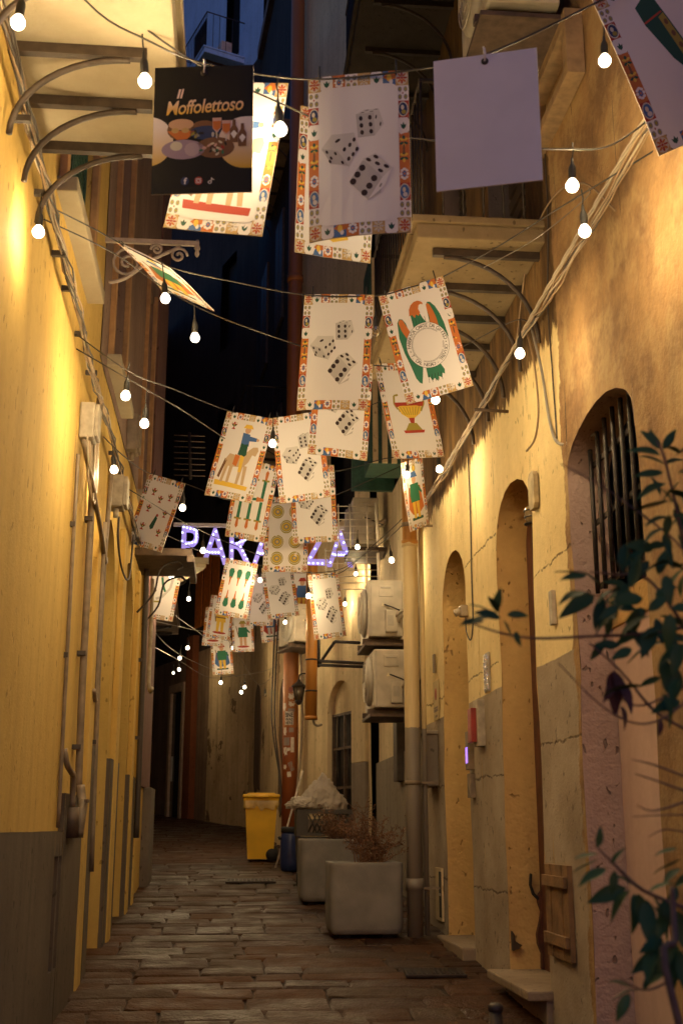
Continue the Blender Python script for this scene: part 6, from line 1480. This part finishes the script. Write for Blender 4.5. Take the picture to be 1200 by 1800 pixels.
twig([S(1230, 1010), S(1185, 950, .02), S(1100, 885, .05), S(1050, 850, .06), S(985, 815, .08)], .003, .0012)
twig([S(1215, 1120), S(1140, 1020, .02), S(1080, 1010, .03), S(1035, 1005, .03)], .004, .0015)
twig([S(1220, 1290, .05), S(1150, 1250, .03), S(1090, 1180, .0), S(1035, 1130, .0)], .0035, .0015)
twig([S(1215, 1225, .05), S(1160, 1265, .03), S(1110, 1270, .02), S(1050, 1235, .0), S(980, 1165, 0)], .003, .001)
twig([S(1215, 1200, .05), S(1130, 1240, .03), S(1085, 1225, .02)], .003, .0015)
twig([S(1215, 1370, .03), S(1150, 1345, .03), S(1110, 1335, 0)], .003, .001); twig([S(1215, 1395, .03), S(1160, 1375, .03), S(1115, 1360, 0)], .003, .001); twig([S(1215, 1405, .03), S(1150, 1425, .0), S(1118, 1415, 0)], .0028, .001)
twig([S(1215, 1600, .05), S(1130, 1565, .02), S(1080, 1520, .0), S(1045, 1485, 0)], .0045, .0016)
twig([S(1215, 1700, .05), S(1140, 1740, .02), S(1090, 1720, 0)], .003, .001)
twig([base + Vector((-.05, -.1, .1)), S(1190, 1790, -.1), S(1185, 1650, -.05), S(1180, 1560, 0)], .008, .005)
def leaf(x, y, ang, ln, dy=0.0, tip=None, dead=False):
    """leaf whose stalk is at x, y in the picture plane, pointing at ang degrees (0 right, 90 up), length in picture pixels"""
    p = S(x, y, dy); L_ = ln * SY / 2150 * .95; a = math.radians(ang)
    d = Vector((math.cos(a), random.uniform(-.45, .2), math.sin(a))).normalized(); up = Vector((random.uniform(-.3, .3), random.uniform(-.9, -.3), 1)).normalized(); sd = up.cross(d).normalized(); up = d.cross(sd)
    M = Matrix((d, sd, up)).transposed().to_4x4() @ Matrix.Rotation(random.uniform(-.7, .7), 4, 'X')
    o = bpy.data.objects.new('dead_leaf' if dead else 'leaf', LD if dead else random.choice(LM)); COL.objects.link(o); o.parent = SH; L_ *= .75 if dead else 1
    o.location = p - SH.location; o.rotation_euler = M.to_euler(); o.scale = (L_,) * 3
random.seed(21)
for a in [ # upper spray
 (1160, 800, 165, 68), (1162, 790, 135, 60), (1165, 790, 60, 55), (1168, 815, 20, 60), (1165, 830, 185, 62), (1170, 850, 200, 70), (1172, 860, -20, 60), (1175, 880, 190, 85), (1180, 885, 120, 45), (1180, 905, -10, 50), (1180, 910, 190, 70), (1150, 785, 100, 40), (1185, 800, 30, 50), (1190, 830, 10, 60), (1195, 870, 40, 50), (1160, 870, 110, 45), (1185, 920, -40, 55),
 # left spray
 (880, 1085, 170, 55), (875, 1078, 120, 42), (868, 1082, 195, 60), (862, 1078, 150, 50), (885, 1090, -60, 40), (870, 1075, 80, 48), (890, 1080, 0, 45), (850, 1090, 190, 55), (905, 1110, -80, 32),
 # middle mass
 (1030, 1010, 190, 62), (1025, 1015, 160, 60), (1035, 1040, 195, 80), (1045, 1045, 210, 90), (1060, 1050, 250, 70), (1060, 1030, 140, 60), (1075, 1045, 285, 60), (1090, 1035, 200, 75), (1100, 1060, 215, 85), (1110, 1040, 160, 70), (1120, 1070, 250, 70), (1130, 1050, 190, 80), (1140, 1080, 210, 80), (1150, 1050, 30, 60), (1160, 1080, -30, 65), (1150, 1100, 240, 75), (1170, 1040, 60, 65), (1180, 1070, 10, 55), (1165, 1110, -60, 70), (1185, 1110, -40, 60), (1195, 1050, 80, 60), (1130, 1010, 120, 55), (1155, 1010, 70, 60), (1180, 1000, 100, 60), (1120, 1120, 195, 60), (1150, 1135, 200, 70), (1180, 1150, 220, 60), (1195, 1130, 250, 70), (1110, 1140, 205, 55), (1170, 1160, 260, 70), (1190, 1190, 240, 60), (1195, 1230, 200, 70), (1160, 1190, 200, 50), (1060, 1130, 230, 45), (1200, 1000, 160, 60), (1175, 985, 200, 70), (1140, 985, 230, 55), (1100, 1010, 130, 50), (1085, 1060, 240, 75), (1070, 1075, 265, 65),
 # lower spray
 (1050, 1500, 185, 50), (1050, 1510, 200, 55), (1065, 1525, 205, 65), (1050, 1490, 80, 40), (1075, 1520, 60, 40), (1080, 1530, -100, 45), (1100, 1560, 200, 80), (1105, 1565, 230, 70), (1115, 1570, 260, 75), (1120, 1570, 280, 70), (1135, 1580, 265, 85), (1150, 1575, 290, 75), (1140, 1565, 20, 55), (1165, 1590, 250, 80), (1175, 1580, 320, 70), (1190, 1600, 280, 90), (1110, 1555, 150, 45), (1185, 1560, 40, 60), (1190, 1490, 190, 50), (1195, 1510, 200, 60), (1195, 1525, 210, 55), (1150, 1640, 250, 50), (1165, 1650, 200, 60), (1180, 1660, 240, 60), (1195, 1670, 270, 70), (1120, 1740, 190, 50), (1110, 1735, 160, 45), (1105, 1745, 240, 55), (1130, 1740, 60, 45), (1145, 1650, 110, 40), (1185, 1690, 250, 60), (1170, 1700, 210, 55)]: leaf(*a, dy=random.uniform(-.06, .08))
for a in [(1075, 1180, 262, 75), (1078, 1178, 280, 90), (1080, 1185, 245, 85), (1085, 1195, 290, 95), (1078, 1205, 270, 80), (1090, 1240, 285, 65), (1160, 1265, 262, 45)]: leaf(*a, dy=.02, dead=True)

for k in range(34):
    x, y = random.uniform(1085, 1215), random.gauss(1090, 75)
    if x < 1120 and y > 1160: continue
    leaf(x, y, random.choice((random.uniform(170, 290), random.uniform(-60, 80))), random.uniform(48, 82), dy=random.uniform(-.1, .16))
for k in range(16): leaf(random.uniform(1140, 1215), random.uniform(1560, 1730), random.uniform(190, 330), random.uniform(45, 80), dy=random.uniform(-.05, .14))
for k in range(12): leaf(random.uniform(1165, 1215), random.uniform(790, 960), random.uniform(120, 320), random.uniform(45, 75), dy=random.uniform(0, .14))
for k in range(2):
    y = random.uniform(1150, 1480); twig([S(1220, y, .1), S(1170, y + random.uniform(-40, 40), .08), S(random.uniform(1110, 1150), y + random.uniform(-70, 60), .06)], .0022, .0008)
